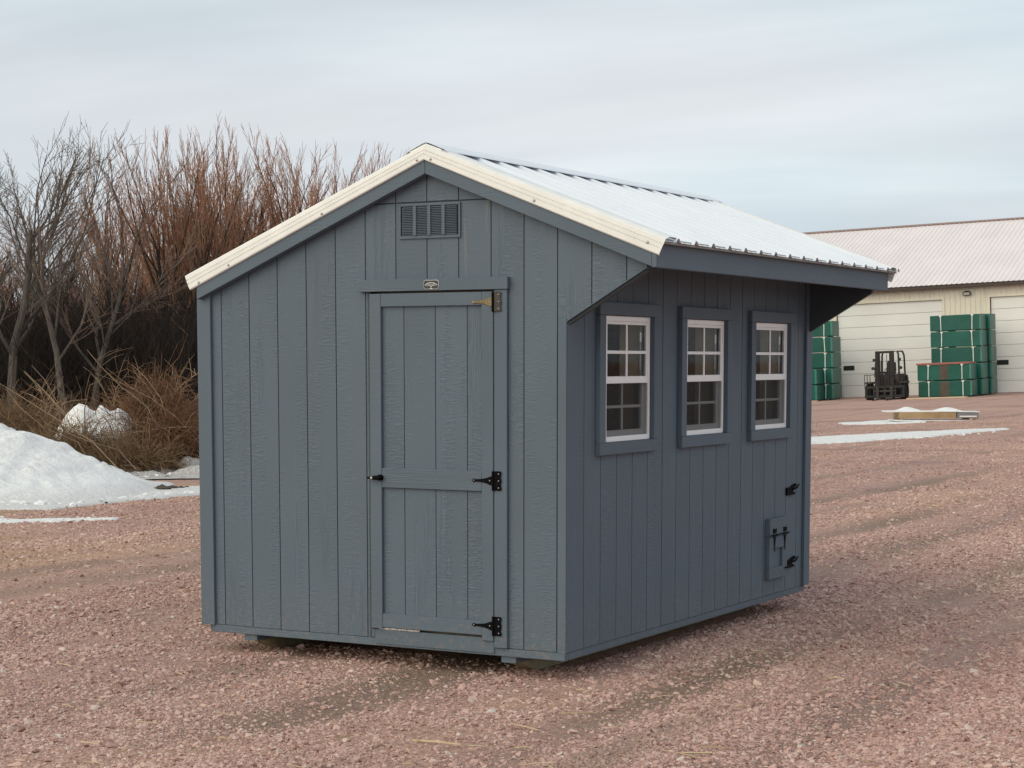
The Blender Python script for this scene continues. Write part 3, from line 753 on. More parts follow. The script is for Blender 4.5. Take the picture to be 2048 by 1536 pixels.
# inside: studs, lining, a black cloth by the first window
for y in WY:
    for yy in (y-.055, y+WW-.010):
        part('stud', M['pine'], lambda m: m.box(-.19, -.0565, yy, yy+.042, .03, 2.2), .002)
part('interior_lining', M['osb'], lambda m: (m.box(XL+.05, XL+.06, .06, YB-.06, .03, 1.95), m.box(XL+.07, -.15, YB-.07, YB-.06, .03, 2.0), m.box(XL+.07, -.15, .06, .07, .03, 2.0)), 0)
m = MB(); rows = []
for i in range(9):
    t = i/8; z = 1.80-.40*t; wdt = .03+.12*t**.6
    m.v += [(-.20, 1.13-wdt, z), (-.23, 1.13-wdt*.5, z), (-.20, 1.13, z)]
for i in range(8):
    for j in range(2): m.f.append((i*3+j, i*3+j+1, i*3+4+j, i*3+3+j))
m.build('hanging_cloth', M['dark_cloth'], shed, smooth=True, solid=.004, fix=False)

# small chicken door
cz0, cz1, cy0, cy1 = .108, .515, 2.882, 3.212
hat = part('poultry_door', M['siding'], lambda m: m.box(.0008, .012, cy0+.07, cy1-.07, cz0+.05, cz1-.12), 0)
part('door_rail', M['trim_h'], lambda m: m.box(.0008, .034, cy0, cy1, .392, cz1), .002, hat)
part('door_rail', M['trim_h'], lambda m: m.box(.0008, .032, cy0, cy1, .312, .3905), .002, hat)
part('door_rail', M['trim_h'], lambda m: m.box(.0008, .032, cy0, cy1, cz0, .183), .002, hat)
part('door_stile', M['trim_v'], lambda m: m.box(.0008, .031, cy0, cy0+.085, .1835, .3115), .002, hat)
part('door_stile', M['trim_v'], lambda m: m.box(.0008, .031, cy1-.085, cy1, .1835, .3115), .002, hat)
for yy in (2.965, 3.155):
    hg = part('hinge', M['black_iron'], lambda m: m.prism([(yy-.032, .448), (yy-.028, .416), (yy+.028, .416), (yy+.032, .448), (yy+.012, .442), (yy-.008, .448)], 'x', .0345, .0385), .0008)
    part('strap', M['black_iron'], lambda m: m.prism([(yy-.014, .392), (yy-.006, .34), (yy-.004, .292), (yy+.004, .292), (yy+.006, .34), (yy+.014, .392)], 'x', .0350, .0385), .0008, hg)
    part('hinge_pin', M['black_iron'], lambda m: m.cyl((.040, yy, .404), 'y', .0075, .085, 8), 0, hg)
part('hinge_rod', M['black_iron'], lambda m: m.cyl((.042, (cy0+cy1)/2, .4055), 'y', .004, .36, 8), 0, hat)
def gate_catch(zc, bar):
    o = part('gate_catch', M['black_iron'], lambda m: m.prism([(3.245, zc-.028), (3.395, zc-.028), (3.405, zc-.018), (3.370, zc-.008), (3.350, zc+.004), (3.375, zc+.018), (3.425, zc+.030), (3.435, zc+.042), (3.405, zc+.046), (3.350, zc+.036), (3.320, zc+.026), (3.245, zc+.024)], 'x', .0008, .014), .001)
    part('catch_tongue', M['black_iron'], lambda m: m.tube([(.018, 3.34, zc+.008), (.030, 3.385, zc+.020), (.028, 3.43, zc+.040)], [.006, .007, .005], 8), 0, o)
    if bar: part('latch_bar', M['black_iron'], lambda m: m.tube([(.038, 3.165, zc-.012), (.038, 3.30, zc-.010)], .006, 8), 0, o)
gate_catch(.680, False); gate_catch(.178, True)

# ------------------------------------------------------------------ snow
def snow_mat():
    m, t, b = newmat('old_snow'); k = N(t)
    geo = k.n('ShaderNodeNewGeometry'); v = geo.outputs['Position']
    d = k.noise(v, 2.6, 5, .68); d2 = k.noise(v, 22, 4, .7)
    at_ = k.n('ShaderNodeAttribute'); at_.attribute_name = 'dirt'
    f = k.math('ADD', k.rng(d, .60, .80, 0, .25), k.math('MULTIPLY', at_.outputs['Fac'], k.rng(d2, .28, .56, .25, 1.0)))
    c = k.mix(f, (.93, .935, .93), (.30, .265, .235))
    sp = k.rng(k.noise(v, 38, 3, .7), .62, .70)
    c = k.mix(k.math('MULTIPLY', sp, .40), c, (.42, .38, .34))
    k.l(c, b.inputs['Base Color']); b.inputs['Roughness'].default_value = .75
    b.inputs['Subsurface Weight'].default_value = 0.0
    h = k.math('ADD', k.math('MULTIPLY', k.noise(v, 9, 5, .7), 1.0), k.math('MULTIPLY', d2, .35))
    k.bump(h, .75, .10, b)
    return m
M['snow'] = snow_mat()
def snow_sheet(name, latr, depr, n, hfun, dfun, label, cat='snow', group=None):
    la = np.linspace(*latr, n[0]); de = np.linspace(*depr, n[1]); A, D = np.meshgrid(la, de)
    X = CAM.x+RR.x*A+HH.x*D; Y = CAM.y+RR.y*A+HH.y*D
    Z0 = ground_parts(X, Y)[0]; Hh = hfun(A, D, X, Y); dirt = dfun(A, D, X, Y, Hh)*np.ones_like(A)
    ids = np.arange(A.size).reshape(A.shape); fc = np.stack([ids[:-1, :-1], ids[:-1, 1:], ids[1:, 1:], ids[1:, :-1]], -1).reshape(-1, 4)
    hf = Hh.ravel(); fc = fc[(hf[fc] > 0.0).any(1)]
    used = np.unique(fc); remap = -np.ones(A.size, int); remap[used] = np.arange(len(used))
    co = np.stack([X, Y, Z0+np.where(Hh > 0, Hh, -.03)], -1).reshape(-1, 3)[used]
    me_ = bpy.data.meshes.new(name); me_.from_pydata(co.tolist(), [], remap[fc].tolist())
    me_.polygons.foreach_set('use_smooth', [True]*len(me_.polygons))
    me_.attributes.new('dirt', 'FLOAT', 'POINT').data.foreach_set('value', dirt.ravel()[used].astype(np.float32))
    me_.materials.append(M['snow'])
    o = link(name, me_); tag(o, label, cat, group); return o
def h_main(A, D, X, Y):
    ridge = np.interp(A, [-16, -12, -9.0, -7.35, -6.9, -6.2, -5.6, -5.15, -4.9], [.9, 1.25, 1.25, 1.08, .90, .56, .26, .05, 0])
    dd = D-27.0
    prof = np.where(dd < 0, np.clip(1+dd/3.6, 0, 1), np.clip(1-dd/2.6, 0, 1))
    h = ridge*(prof**1.15)
    h = h*(.80+.40*fbm(X*1.3, Y*1.3, 3))+(.22*(fbm(X*2.6, Y*2.6, 8)-.48)+.10*np.abs(vnoise(X*6, Y*6, 9)-.5))*sstep(.02, .25, h)
    return np.where(h > .012, h, 0)
def d_main(A, D, X, Y, H): return np.clip(.45-H*2.4, 0, .45)+.06+.45*sstep(.80, .95, H/np.maximum(.06, np.interp(A, [-12, -7.35, -6.2, -5.15], [1.25, 1.08, .56, .05])))*sstep(26.9, 27.6, D)
snow_sheet('snow_bank', (-16, -4.8), (23.2, 30), (260, 180), h_main, d_main, 'tall bank of plowed white snow by the brush beside the shed', 'snow bank')
def thin(h0, ex, seed, sx=.8, sy=.8, edge=.25):
    l0, l1, d0, d1 = ex
    def f(A, D, X, Y):
        a = (A-l0)/(l1-l0); d = (D-d0)/(d1-d0)
        e_ = np.minimum(np.minimum(a, 1-a)*2.0, np.minimum(d, 1-d)*2.0)
        q = e_-edge*1.6*fbm(X*sx, Y*sy, seed)+.04
        return np.where(q > 0, h0*sstep(0, .25, q)+.006*fbm(X*4, Y*4, seed+3), 0)
    return f
c4 = lambda v: (lambda A, D, X, Y, H: v)
snow_sheet('ice_apron', (-9, -3.9), (22.4, 28.6), (90, 60),
           lambda A, D, X, Y: np.where((D > 23.2+.10*(fbm(X*2, Y*2, 4)-.5)*4+np.maximum(0, A+5.6)*2.05) & (D < 27.2+np.maximum(0, A+5.6)*.9), .02+.006*fbm(X*3, Y*3, 7), 0), c4(.42),
           'thin grey ice apron at the foot of the tall snow bank', 'ice')
snow_sheet('snow_patch', (-6.8, -4.3), (20.1, 22.1), (60, 40), lambda A, D, X, Y: np.where((np.abs(D-21.0-.22*(A+5.4)) < (.30+.35*(fbm(X*1.2, Y*1.2, 12)-.5)*2)*(A < -4.95)+.16*(A >= -4.95)*(vnoise(X*2, Y*2, 2) > .3)) & (A < -4.4), .016, 0), c4(.10),
           'flat streak of snow on the dry grass in front of the tall bank', 'snow')
def h_lump(A, D, X, Y):
    a = (A+7.22)/.85; d = (D-32.7)/.6
    h = .92*np.clip(1-(a+.25*d*0)**2*np.where(a < -.1, 1.0, .62)-d*d, 0, 1)**.7*(.55+.85*fbm(X*2.4, Y*2.4, 5))
    return np.where(h > .02, h, 0)
snow_sheet('snow_lump', (-8.3, -6.2), (31.9, 33.6), (80, 70), h_lump, lambda A, D, X, Y, H: np.clip(.22-H*.5, 0, .3), 'lone lump of granular snow resting on the brown brush', 'snow')
snow_sheet('dirty_snow_drift', (-9.5, -2.6), (30.0, 36.0), (130, 80),
           lambda A, D, X, Y: np.where(fbm(X*.9, Y*.9, 41)+.25*sstep(36, 32, D)*.6 > .36+.22*sstep(-6.5, -9, A), .02+.34*np.abs(fbm(X*1.6, Y*1.6, 44)-.42)*2*sstep(30, 31.0, D), 0), lambda A, D, X, Y, H: np.clip(.85+.4*sstep(31.6, 33.5, D), 0, 1.2),
           'grey melting snow drift strewn with twigs under the brush pile', 'snow')
def h_strip(A, D, X, Y):
    mid = np.interp(A, [4.5, 6.5, 9.5, 13.2], [44.3, 45.0, 47.2, 49.8]); hw = np.interp(A, [4.5, 6.5, 9.5, 11.8, 13.2], [2.2, 2.2, 1.8, .9, .15])
    q = hw-np.abs(D-mid)+1.1*(fbm(X*1.3, Y*1.3, 21)-.5)
    return np.where(q > .12, .03+.015*fbm(X*3, Y*3, 22), 0)
snow_sheet('snow_strip', (4.5, 13.4), (40.5, 52), (110, 110), h_strip, c4(.16), 'long flat strip of snow on the gravel between shed and warehouse', 'snow')
snow_sheet('snow_patch', (9.6, 12.2), (55.0, 60), (70, 60), lambda A, D, X, Y: np.where((1.0-np.abs(D-57.2)/np.interp(A, [9.6, 11, 12.2], [.5, 1.9, 2.2])+1.2*(fbm(X*1.1, Y*1.1, 51)-.55) > .28) & (A > 9.9), .03, 0), c4(.10),
           'ragged snow patch beside the snow-topped board pile', 'snow')

# ------------------------------------------------------------------ warehouse
WB = Vector((-23.1407, 75.8818, .12))
wa = Vector((.997844, .053520, .037979)); wnn = Vector((-.054253, .998355, .018546)); wu = Vector((-.036924, -.020567, .999106))
def wh_mat(loc=(0, 0, 0)):
    return Matrix.Translation(WB+wa*loc[0]+wnn*loc[1]+wu*loc[2]) @ Matrix((wa, wnn, wu)).transposed().to_4x4()
M['wall_steel'] = simple('cream_wall_steel', (.80, .74, .62), .5, 0, .07, 1.2)
M['door_steel'] = simple('cream_door_steel', (.83, .83, .80), .5, 0, .04, .6)
M['roof_steel'] = simple('pale_roof_steel', (.76, .685, .67), .40, 0, .05, .35)
M['brown_trim'] = simple('brown_gutter', (.055, .036, .030), .5)
M['seal'] = simple('door_seal', (.05, .05, .045), .8)
M['dark_glass'] = simple('dark_lite', (.035, .04, .035), .2)
wh = empty('warehouse'); wh.matrix_world = wh_mat(); tag(wh, 'long cream steel warehouse with pale ribbed roof and overhead doors', 'warehouse')
S0, S1, DEP, EZ = -14.0, 33.0, 9.47, 4.86
doorS = [(-9.1, -4.2), (-2.04, 2.88), (5.00, 9.92), (12.0, 16.92), (19.0, 23.92)]
def rib_sheet(name, s0, s1, z0, z1, mat, parent, y=0.0, pitch=.2286, hgt=.024, hw=.03):
    m = MB(); pr_ = [(s0, 0)]
    k = math.ceil((s0+hw)/pitch)
    while k*pitch+hw < s1:
        c = k*pitch
        pr_ += [(c-hw, 0), (c-hw*.4, hgt), (c+hw*.4, hgt), (c+hw, 0)]; k += 1
    pr_.append((s1, 0)); n = len(pr_)
    for z in (z0, z1): m.v += [(s, y-d, z) for s, d in pr_]
    for i in range(n-1): m.f.append((i, i+1, n+i+1, n+i))
    return m.build(name, mat, parent, solid=.002, fix=False)
part('wall_frame', M['groove'], lambda m: [m.box(a0, a1, .05, .30, b0, b1) for (a0, a1, b0, b1) in subrect((S0+.02, S1-.02, -.35, EZ), [(d0, d1, -.4, 4.27) for d0, d1 in doorS])], 0, wh)
edge = [S0]+[q for d_ in doorS for q in d_]+[S1]
for i in range(0, len(edge), 2):
    a = edge[i]
    while a < edge[i+1]-.01:
        b_ = min(a+.9144, edge[i+1]); rib_sheet('wall_panel', a+.001, b_-.001, -.3, EZ, M['wall_steel'], wh); a = b_
for d0, d1 in doorS:
    a = d0
    while a < d1-.01:
        b_ = min(a+.9144, d1); rib_sheet('wall_panel', a+.001, b_-.001, 4.30, EZ, M['wall_steel'], wh); a = b_
    od = part('overhead_door', M['seal'], lambda m: m.box(d0, d1, .13, .20, -.05, 4.27), 0, wh)
    for k in range(8):
        z = k*.534
        part('door_section', M['door_steel'], lambda m: m.box(d0+.03, d1-.03, .085, .128, z+.006, z+.528), .006, od)
    part('door_lite', M['dark_glass'], lambda m: m.box(d0+.24, d0+.76, .078, .0845, 1.24, 1.46), .004, od)
    for q0, q1 in ((d0-.09, d0), (d1, d1+.09)):
        part('door_trim', M['wall_steel'], lambda m: m.box(q0, q1, -.040, .13, -.05, 4.36), .004, wh)
    part('door_trim', M['wall_steel'], lambda m: m.box(d0+.001, d1-.001, -.038, .13, 4.272, 4.36), .004, wh)
part('gutter', M['brown_trim'], lambda m: m.box(S0-.3, S1+.3, -.47, -.33, 4.755, 4.905), .01, wh)
part('soffit', M['brown_trim'], lambda m: m.box(S0-.3, S1+.3, -.329, .02, 4.862, 4.88), 0, wh)
RZ = EZ+DEP/3+.2; E_Y, E_Z = -.50, 4.925
rib = MB(); pr_ = [(0, 0)]
for k in range(4):
    c = .114+k*.2286
    pr_ += [(c-.035, 0), (c-.014, .026), (c+.014, .026), (c+.035, 0)]
pr_.append((.9144, 0)); n = len(pr_)
for (y, z) in ((E_Y, E_Z), (DEP, RZ)): rib.v += [(s, y, z+d) for s, d in pr_]
for i in range(n-1): rib.f.append((i, i+1, n+i+1, n+i))
rpm = rib.mesh('roof_panel', M['roof_steel'])
npan = int((S1-S0+.6)/.9144)
for k in range(npan):
    o = link('roof_panel', rpm, wh); o.location = (S0-.3+k*.9144, 0, 0)
    o = link('roof_panel', rpm, wh); o.location = (S0-.3+(k+1)*.9144, 2*DEP, 0); o.rotation_euler = (0, 0, math.pi)
part('ridge_cap', simple('ridge_brown_red', (.26, .17, .15), .5), lambda m: m.prism([(DEP-.16, RZ-.02), (DEP-.16, RZ+.012), (DEP, RZ+.075), (DEP+.16, RZ+.012), (DEP+.16, RZ-.02)], 'x', S0-.3, S0-.3+npan*.9144), 0, wh)
for s_ in (S0, S1-.02):
    part('gable_wall', M['wall_steel'], lambda m: m.prism([(.02, -.3), (2*DEP-.02, -.3), (2*DEP-.02, EZ), (DEP, RZ-.06), (.02, EZ)], 'x', s_, s_+.02), 0, wh)
part('rear_wall', M['wall_steel'], lambda m: m.box(S0, S1, 2*DEP-.02, 2*DEP, -.3, EZ), 0, wh)
for s_ in (4.0, 11.0, -3.1):
    wl_ = part('wall_lamp', M['brown_trim'], lambda m: m.box(s_-.17, s_+.17, -.16, -.028, 4.40, 4.56), .015, wh)
    part('lamp_lens', simple('lamp_lens', (.45, .43, .38), .3), lambda m: m.box(s_-.13, s_+.13, -.168, -.1605, 4.42, 4.53), .003, wl_)
    part('lamp_hood', M['brown_trim'], lambda m: m.box(s_-.10, s_+.10, -.13, -.028, 4.5605, 4.60), .01, wl_)

# wrapped lumber bundles
M['wrap'] = simple('green_lumber_wrap', (.001, .092, .068), .42, 0, .18, 1.6, bump=.25, bscale=5, rnd=.12)
M['wrap_light'] = simple('teal_wrap_fold', (.05, .21, .17), .4, 0, .15, 3)
M['strap'] = simple('white_strap', (.70, .76, .74), .5)
M['redboard'] = simple('red_top_sheet', (.36, .13, .10), .7)
M['pale_wood'] = simple('pale_lumber', (.62, .47, .33), .7, 0, .1, 5, rnd=.1)
M['wrap_end'] = simple('dim_wrap_print', (.085, .066, .048), .5, 0, .2, 2)
rb = random.Random(8)
def bundle(s, y, z, L, label, group, seed, band=False, red=False):
    r_ = random.Random(seed); b = empty('lumber_bundle'); b.matrix_world = wh_mat((s, y, z)) @ Euler((0, 0, r_.uniform(-.012, .012))).to_matrix().to_4x4()
    tag(b, label, 'lumber bundle', group)
    Hb, Db = .672, 1.12
    w = MB(); nx, nz = 14, 5          # a wrap that bulges a little
    def sh(x, z_, yb): return (x, yb-.02*math.sin(3.1*x+seed)*math.sin(2.2+z_*7)*(1 if yb < .5 else -1), z_)
    w.box(0, L, 0, Db, 0, Hb)
    part('wrap', M['wrap'], lambda m: m.box(0, L, 0, Db, .0, Hb), .03, b, seg=2)
    if band: part('print_panel', M['wrap_end'], lambda m: m.box(L*.41, L*.58, -.004, -.001, .03, Hb-.03), 0, b)
    for k, q in enumerate((.2, .82) if r_.random() < .9 else (.2,)):
        x = L*q+r_.uniform(-.04, .04); lean = r_.uniform(-.03, .03)
        st = part('strap', M['strap'], lambda m: m.hexa([(x, -.012, .02), (x+.035, -.012, .02), (x+.035, -.001, .02), (x, -.001, .02), (x+lean, -.012, Hb), (x+lean+.035, -.012, Hb), (x+lean+.035, -.001, Hb), (x+lean, -.001, Hb)]), 0, b)
        part('corner_guard', M['strap'], lambda m: m.prism([(x+lean-.05, Hb+.004), (x+lean+.085, Hb+.004), (x+lean+.05, Hb-.075), (x+lean-.015, Hb-.075)], 'y', -.022, -.013), 0, st)
    part('end_fold', M['wrap_light'], lambda m: m.box(L-.075, L+.005, -.006, -.0008, .03, Hb-.03), .002, b)
    part('bearer', M['pale_wood'], lambda m: m.box(.25, .34, .05, Db-.05, -.028, -.0005), 0, b)
    part('bearer', M['pale_wood'], lambda m: m.box(L-.34, L-.25, .05, Db-.05, -.028, -.0005), 0, b)
    if red: part('top_sheet', M['redboard'], lambda m: m.box(-.04, L-.05, -.03, Db-.05, Hb+.001, Hb+.075), .004, b)
    return b
ords = ['bottom', 'second', 'third', 'fourth', 'topmost']
for k in range(5):
    bundle(3.20-.012*k, -3.55, .04+k*.70, 2.20, 'green wrapped lumber bundle in the tall stack behind the red-topped one, %s layer' % ords[k], 'green lumber bundles', 100+k)
    bundle(3.42-.01*k, -2.30, .04+k*.70, 2.10, 'green wrapped lumber bundle in the stack nearest the right-hand door jamb, %s layer' % ords[k], 'green lumber bundles', 140+k)
    bundle(-3.42, -3.55, .04+k*.70, 2.20, 'green wrapped lumber bundle in the tall stack beside the shed corner, %s layer' % ords[k], 'green lumber bundles', 120+k)
    if k < 4: bundle(-3.75, -2.30, .04+k*.70, 2.22, 'green wrapped lumber bundle behind the tall stack by the shed, %s layer' % ords[k], 'green lumber bundles', 180+k)
for k in range(2):
    bundle(2.88+.03*(1-k), -4.85, .04+k*.70, 2.30, 'green wrapped lumber bundle with %s, low stack beside the forklift' % ('red sheet on top' if k else 'pale boards lying before it'), 'green lumber bundles', 160+k, band=True, red=(k == 1))
    bundle(-3.85, -4.85, .04+k*.70, 2.25, 'green wrapped lumber bundle in the low stack at the shed corner, %s layer' % ('upper' if k else 'lower'), 'green lumber bundles', 170+k)
for i, (s_, y_, L_, a_) in enumerate(((2.78, -5.45, 2.35, .0), (2.95, -5.75, 2.2, .02), (2.7, -6.1, 2.5, -.015))):
    o = part('plank', M['pale_wood'], lambda m: m.box(0, L_, 0, .19, -.02, .038), .003, wh); o.parent = None
    o.matrix_world = wh_mat((s_, y_, .0+.012*i)) @ Euler((0, 0, a_)).to_matrix().to_4x4()
    tag(o, 'pale bare plank lying on the ground before the low green stack', 'plank', 'planks before the green bundles')
o = part('short_plank', M['pale_wood'], lambda m: m.box(0, .55, 0, .2, -.02, .05), .003, wh); o.parent = None
o.matrix_world = wh_mat((-2.0, -5.3, .0)); tag(o, 'short pale plank end sticking out below the bundles by the shed corner', 'plank')

# forklift, seen from the front
fk = empty('forklift'); fk.matrix_world = wh_mat((1.62, -5.4, -.03)) @ Euler((0, 0, .06)).to_matrix().to_4x4()
tag(fk, 'black forklift parked before the warehouse door', 'forklift')
M['fk'] = simple('forklift_black', (.022, .021, .021), .5, .2, .3, 5)
M['fk2'] = simple('forklift_grey', (.045, .043, .042), .6, .1, .25, 6)
M['fkr'] = simple('forklift_dull_red', (.075, .05, .046), .6, 0, .3, 5)
M['rubber'] = simple('tyre_rubber', (.018, .018, .018), .9)
FP = lambda name, mat, f, bv=.008, p=None, **k: part(name, mat, f, bv, p or fk, **k)
FP('chassis', M['fk'], lambda m: m.box(-.52, .52, .30, 2.05, .22, .78), .04)
FP('hood', M['fkr'], lambda m: m.prism([(1.0, .781), (1.95, .781), (2.02, 1.02), (1.9, 1.10), (1.0, 1.12)], 'x', -.46, .46), .03)
FP('counterweight', M['fk2'], lambda m: m.prism([(1.95, .25), (2.35, .35), (2.40, .85), (2.25, 1.05), (2.021, 1.05)], 'x', -.55, .55), .04)
FP('cowl', M['fkr'], lambda m: m.prism([(.18, .60), (.55, .60), (.55, 1.08), (.30, 1.12), (.18, .9)], 'x', -.50, .50), .03)
FP('seat', M['fk'], lambda m: (m.box(-.22, .22, .95, 1.35, 1.121, 1.22), m.hexa([(-.22, 1.30, 1.2201), (.22, 1.30, 1.2201), (.22, 1.42, 1.2201), (-.22, 1.42, 1.2201), (-.19, 1.38, 1.62), (.19, 1.38, 1.62), (.19, 1.48, 1.62), (-.19, 1.48, 1.62)])), .02)
sw = MB()
sw.tube([(.16*math.cos(t*math.pi/8), .72+.05*math.sin(t*math.pi/8), 1.25+.14*math.sin(t*math.pi/8)) for t in range(17)], .014, 6, False)
sw.build('steering_wheel', M['fk'], fk); FP('steering_column', M['fk'], lambda m: m.tube([(0, .5, 1.05), (0, .72, 1.25)], .03, 8), 0)
for sx in (-1, 1):
    fg = FP('guard_post', M['fk'], lambda m: m.tube([(sx*.52, .42, 1.0), (sx*.50, .50, 1.55), (sx*.46, .62, 1.98), (sx*.40, .72, 2.08)], .042, 8), 0)
    FP('guard_post', M['fk'], lambda m: m.tube([(sx*.50, 1.85, 1.05), (sx*.48, 1.80, 1.9), (sx*.42, 1.72, 2.08)], .04, 8), 0)
    FP('guard_rail', M['fk'], lambda m: m.tube([(sx*.40, .72, 2.08), (sx*.42, 1.72, 2.08)], .035, 8), 0)
    FP('mirror', M['fk'], lambda m: m.box(sx*.56-.05, sx*.56+.05, .40, .45, 1.68, 1.80), .01)
    FP('lamp', M['fk2'], lambda m: m.cyl((sx*.60, .40, 1.38), 'y', .07, .07, 12), 0)
for i in range(6): FP('guard_slat', M['fk'], lambda m: m.box(-.39, .39, .80+i*.16, .84+i*.16, 2.07, 2.10), 0)
for sx in (-1, 1):
    ml_ = FP('mast_channel', M['fk'], lambda m: (m.box(sx*.33-.065, sx*.33+.065, -.10, -.065, .10, 2.10), m.box(sx*.33+sx*.028, sx*.33+sx*.065, -.0645, .06, .10, 2.10)), .004)
    FP('inner_mast', M['fk'], lambda m: m.box(sx*.235-.035, sx*.235+.035, -.06, .02, .12, 2.04), .004)
    FP('lift_cylinder', M['fk2'], lambda m: m.cyl((sx*.15, .02, .95), 'z', .035, 1.5, 10), 0)
    FP('lift_chain', M['fk'], lambda m: m.box(sx*.09-.012, sx*.09+.012, -.03, -.01, .5, 1.98), 0)
    FP('fork', M['fk2'], lambda m: (m.box(sx*.30-.06, sx*.30+.06, -.245, -.20, .06, .60), m.prism([(-.2455, .03), (-1.28, .03), (-1.30, .045), (-.2455, .075)], 'x', sx*.30-.06, sx*.30+.06)), .004)
FP('mast_crosshead', M['fk'], lambda m: m.box(-.395, .395, -.06, .04, 2.02, 2.12), .01)
FP('mast_tie', M['fk'], lambda m: m.box(-.34, .34, .021, .06, 1.15, 1.24), .006)
FP('carriage_bar', M['fk'], lambda m: m.box(-.86, .86, -.195, -.125, .52, .64), .008)
FP('carriage_bar', M['fk'], lambda m: m.box(-.86, .86, -.195, -.125, .12, .24), .008)
for x in (-.80, -.45, 0, .45, .80): FP('carriage_upright', M['fk'], lambda m: m.box(x-.05, x+.05, -.19, -.13, .2405, .5195), .004)
FP('side_shift_cylinder', M['fk2'], lambda m: m.cyl((0, -.16, .40), 'x', .05, .9, 10), 0)
for x in (-.86, -.74, -.62, .0, .62, .74, .86): FP('backrest_bar', M['fk'], lambda m: m.box(x-.012, x+.012, -.175, -.150, .6405, 1.10), 0)
FP('backrest_bar', M['fk'], lambda m: m.box(-.872, .872, -.177, -.148, 1.1005, 1.13), 0)
FP('front_axle', M['fk'], lambda m: m.box(-.62, .62, .20, .50, .24, .50), .03)
def wheel(x, y, r_, w_):
    t = MB(); n = 22
    pf = [(-w_/2, r_*.60), (-w_/2, r_*.90), (-w_/2*.8, r_), (w_/2*.8, r_), (w_/2, r_*.90), (w_/2, r_*.60)]
    for k in range(n):
        a = 2*math.pi*k/n; t.v += [(x+dx_, y+rr_*math.cos(a), r_+.0+rr_*math.sin(a)) for dx_, rr_ in pf]
    for k in range(n):
        for j in range(5): t.f.append((k*6+j, k*6+j+1, ((k+1) % n)*6+j+1, ((k+1) % n)*6+j))
        t.f.append((k*6+5, k*6, ((k+1) % n)*6, ((k+1) % n)*6+5))
    wo = t.build('wheel', M['rubber'], fk)
    FP('rim', M['fk2'], lambda m: m.cyl((x, y, r_), 'x', r_*.60, w_*.7, 16), 0, wo)
for sx in (-1, 1): wheel(sx*.74, .36, .37, .28); wheel(sx*.50, 1.75, .28, .22)
for sx in (-1, 1): FP('fender', M['fk'], lambda m: m.prism([(-.06, .72), (-.02, .80), (.75, .80), (.80, .72)], 'x', sx*.74-.16, sx*.74+.16), .01)

# pile of boards with snow on it
px, py = LD(12.75, 56.8)
bp_ = empty('board_pile', (px, py, gz(px, py)), (0, 0, math.atan2(RR.y, RR.x)+.05))
tag(bp_, 'low pile of sheet boards and trim with snow on top', 'board pile')
PP = lambda name, mat, f, bv=.004, **k: part(name, mat, f, bv, bp_, **k)
M['ply'] = simple('plywood_tan', (.40, .27, .14), .7, 0, .15, 3, rnd=.1)
M['greyframe'] = simple('grey_frame', (.22, .21, .21), .6)
PP('base_board', M['snow'], lambda m: m.box(-1.35, 1.35, -.05, .9, .0, .035))
PP('bearer', M['ply'], lambda m: m.box(-1.2, -1.1, .0, .85, .0355, .09)); PP('bearer', M['ply'], lambda m: m.box(.9, 1.0, .0, .85, .0355, .09))
PP('plywood_sheet', M['ply'], lambda m: m.box(-1.22, -.02, .02, .8, .0905, .27)); PP('plywood_sheet', M['ply'], lambda m: m.box(-.015, .50, .03, .8, .0905, .26))
PP('frame_section', M['greyframe'], lambda m: m.box(.53, 1.18, .03, .8, .0905, .25)); PP('frame_lining', M['vinyl'], lambda m: m.box(.60, 1.12, .022, .0295, .12, .16))
PP('top_board', M['vinyl'], lambda m: m.box(-1.62, .56, .02, .6, .271, .305)); PP('top_board', M['vinyl'], lambda m: m.box(.565, 1.22, .05, .6, .262, .29))
def cap_snow(m):
    nx, ny = 40, 10
    for j in range(ny+1):
        for i in range(nx+1):
            x = -1.5+2.6*i/nx; y = .05+.55*j/ny
            e_ = min(1, 5*min(i/nx, 1-i/nx))*min(1, 3*min(j/ny, 1-j/ny))
            z = .29+e_*(.03+.07*math.exp(-((x+.95)/.35)**2)+.055*math.exp(-((x-.28)/.35)**2)+.03*math.sin(5*x))
            m.v.append((x, y, z))
    for j in range(ny):
        for i in range(nx): a = j*(nx+1)+i; m.f.append((a, a+1, a+nx+2, a+nx+1))
PP('snow_cover', M['snow'], cap_snow, 0, smooth=True, fix=False)
# snow-covered boards poking out from behind the shed
for i in range(3):
    lx, dp = 6.55+.1*(i % 2), 51.5+.2*i; x, y = LD(lx, dp)
    o = part('snowy_board', M['pale_wood'], lambda m: m.box(-1.4, 1.45, -.3, .3, -.012, .012), .002); o.parent = None
    o.location = (x, y, gz(x, y)+.05+.14*i); o.rotation_euler = (0, 0, math.atan2(RR.y, RR.x)+.05*i)
    tag(o, 'snow-covered board in the small stack beyond the shed, %s' % ('lowest', 'middle', 'highest')[i], 'board', 'snowy boards beyond the shed')
    part('snow_cover', M['snow'], lambda m: m.box(-1.4, 1.43, -.3, .29, .0125, .085), .03, o, seg=2)
    part('spacer', M['pale_wood'], lambda m: (m.box(-1.0, -.9, -.28, .28, -.055, -.0125)), 0, o)
    part('spacer', M['pale_wood'], lambda m: (m.box(.9, 1.0, -.28, .28, -.055, -.0125)), 0, o)

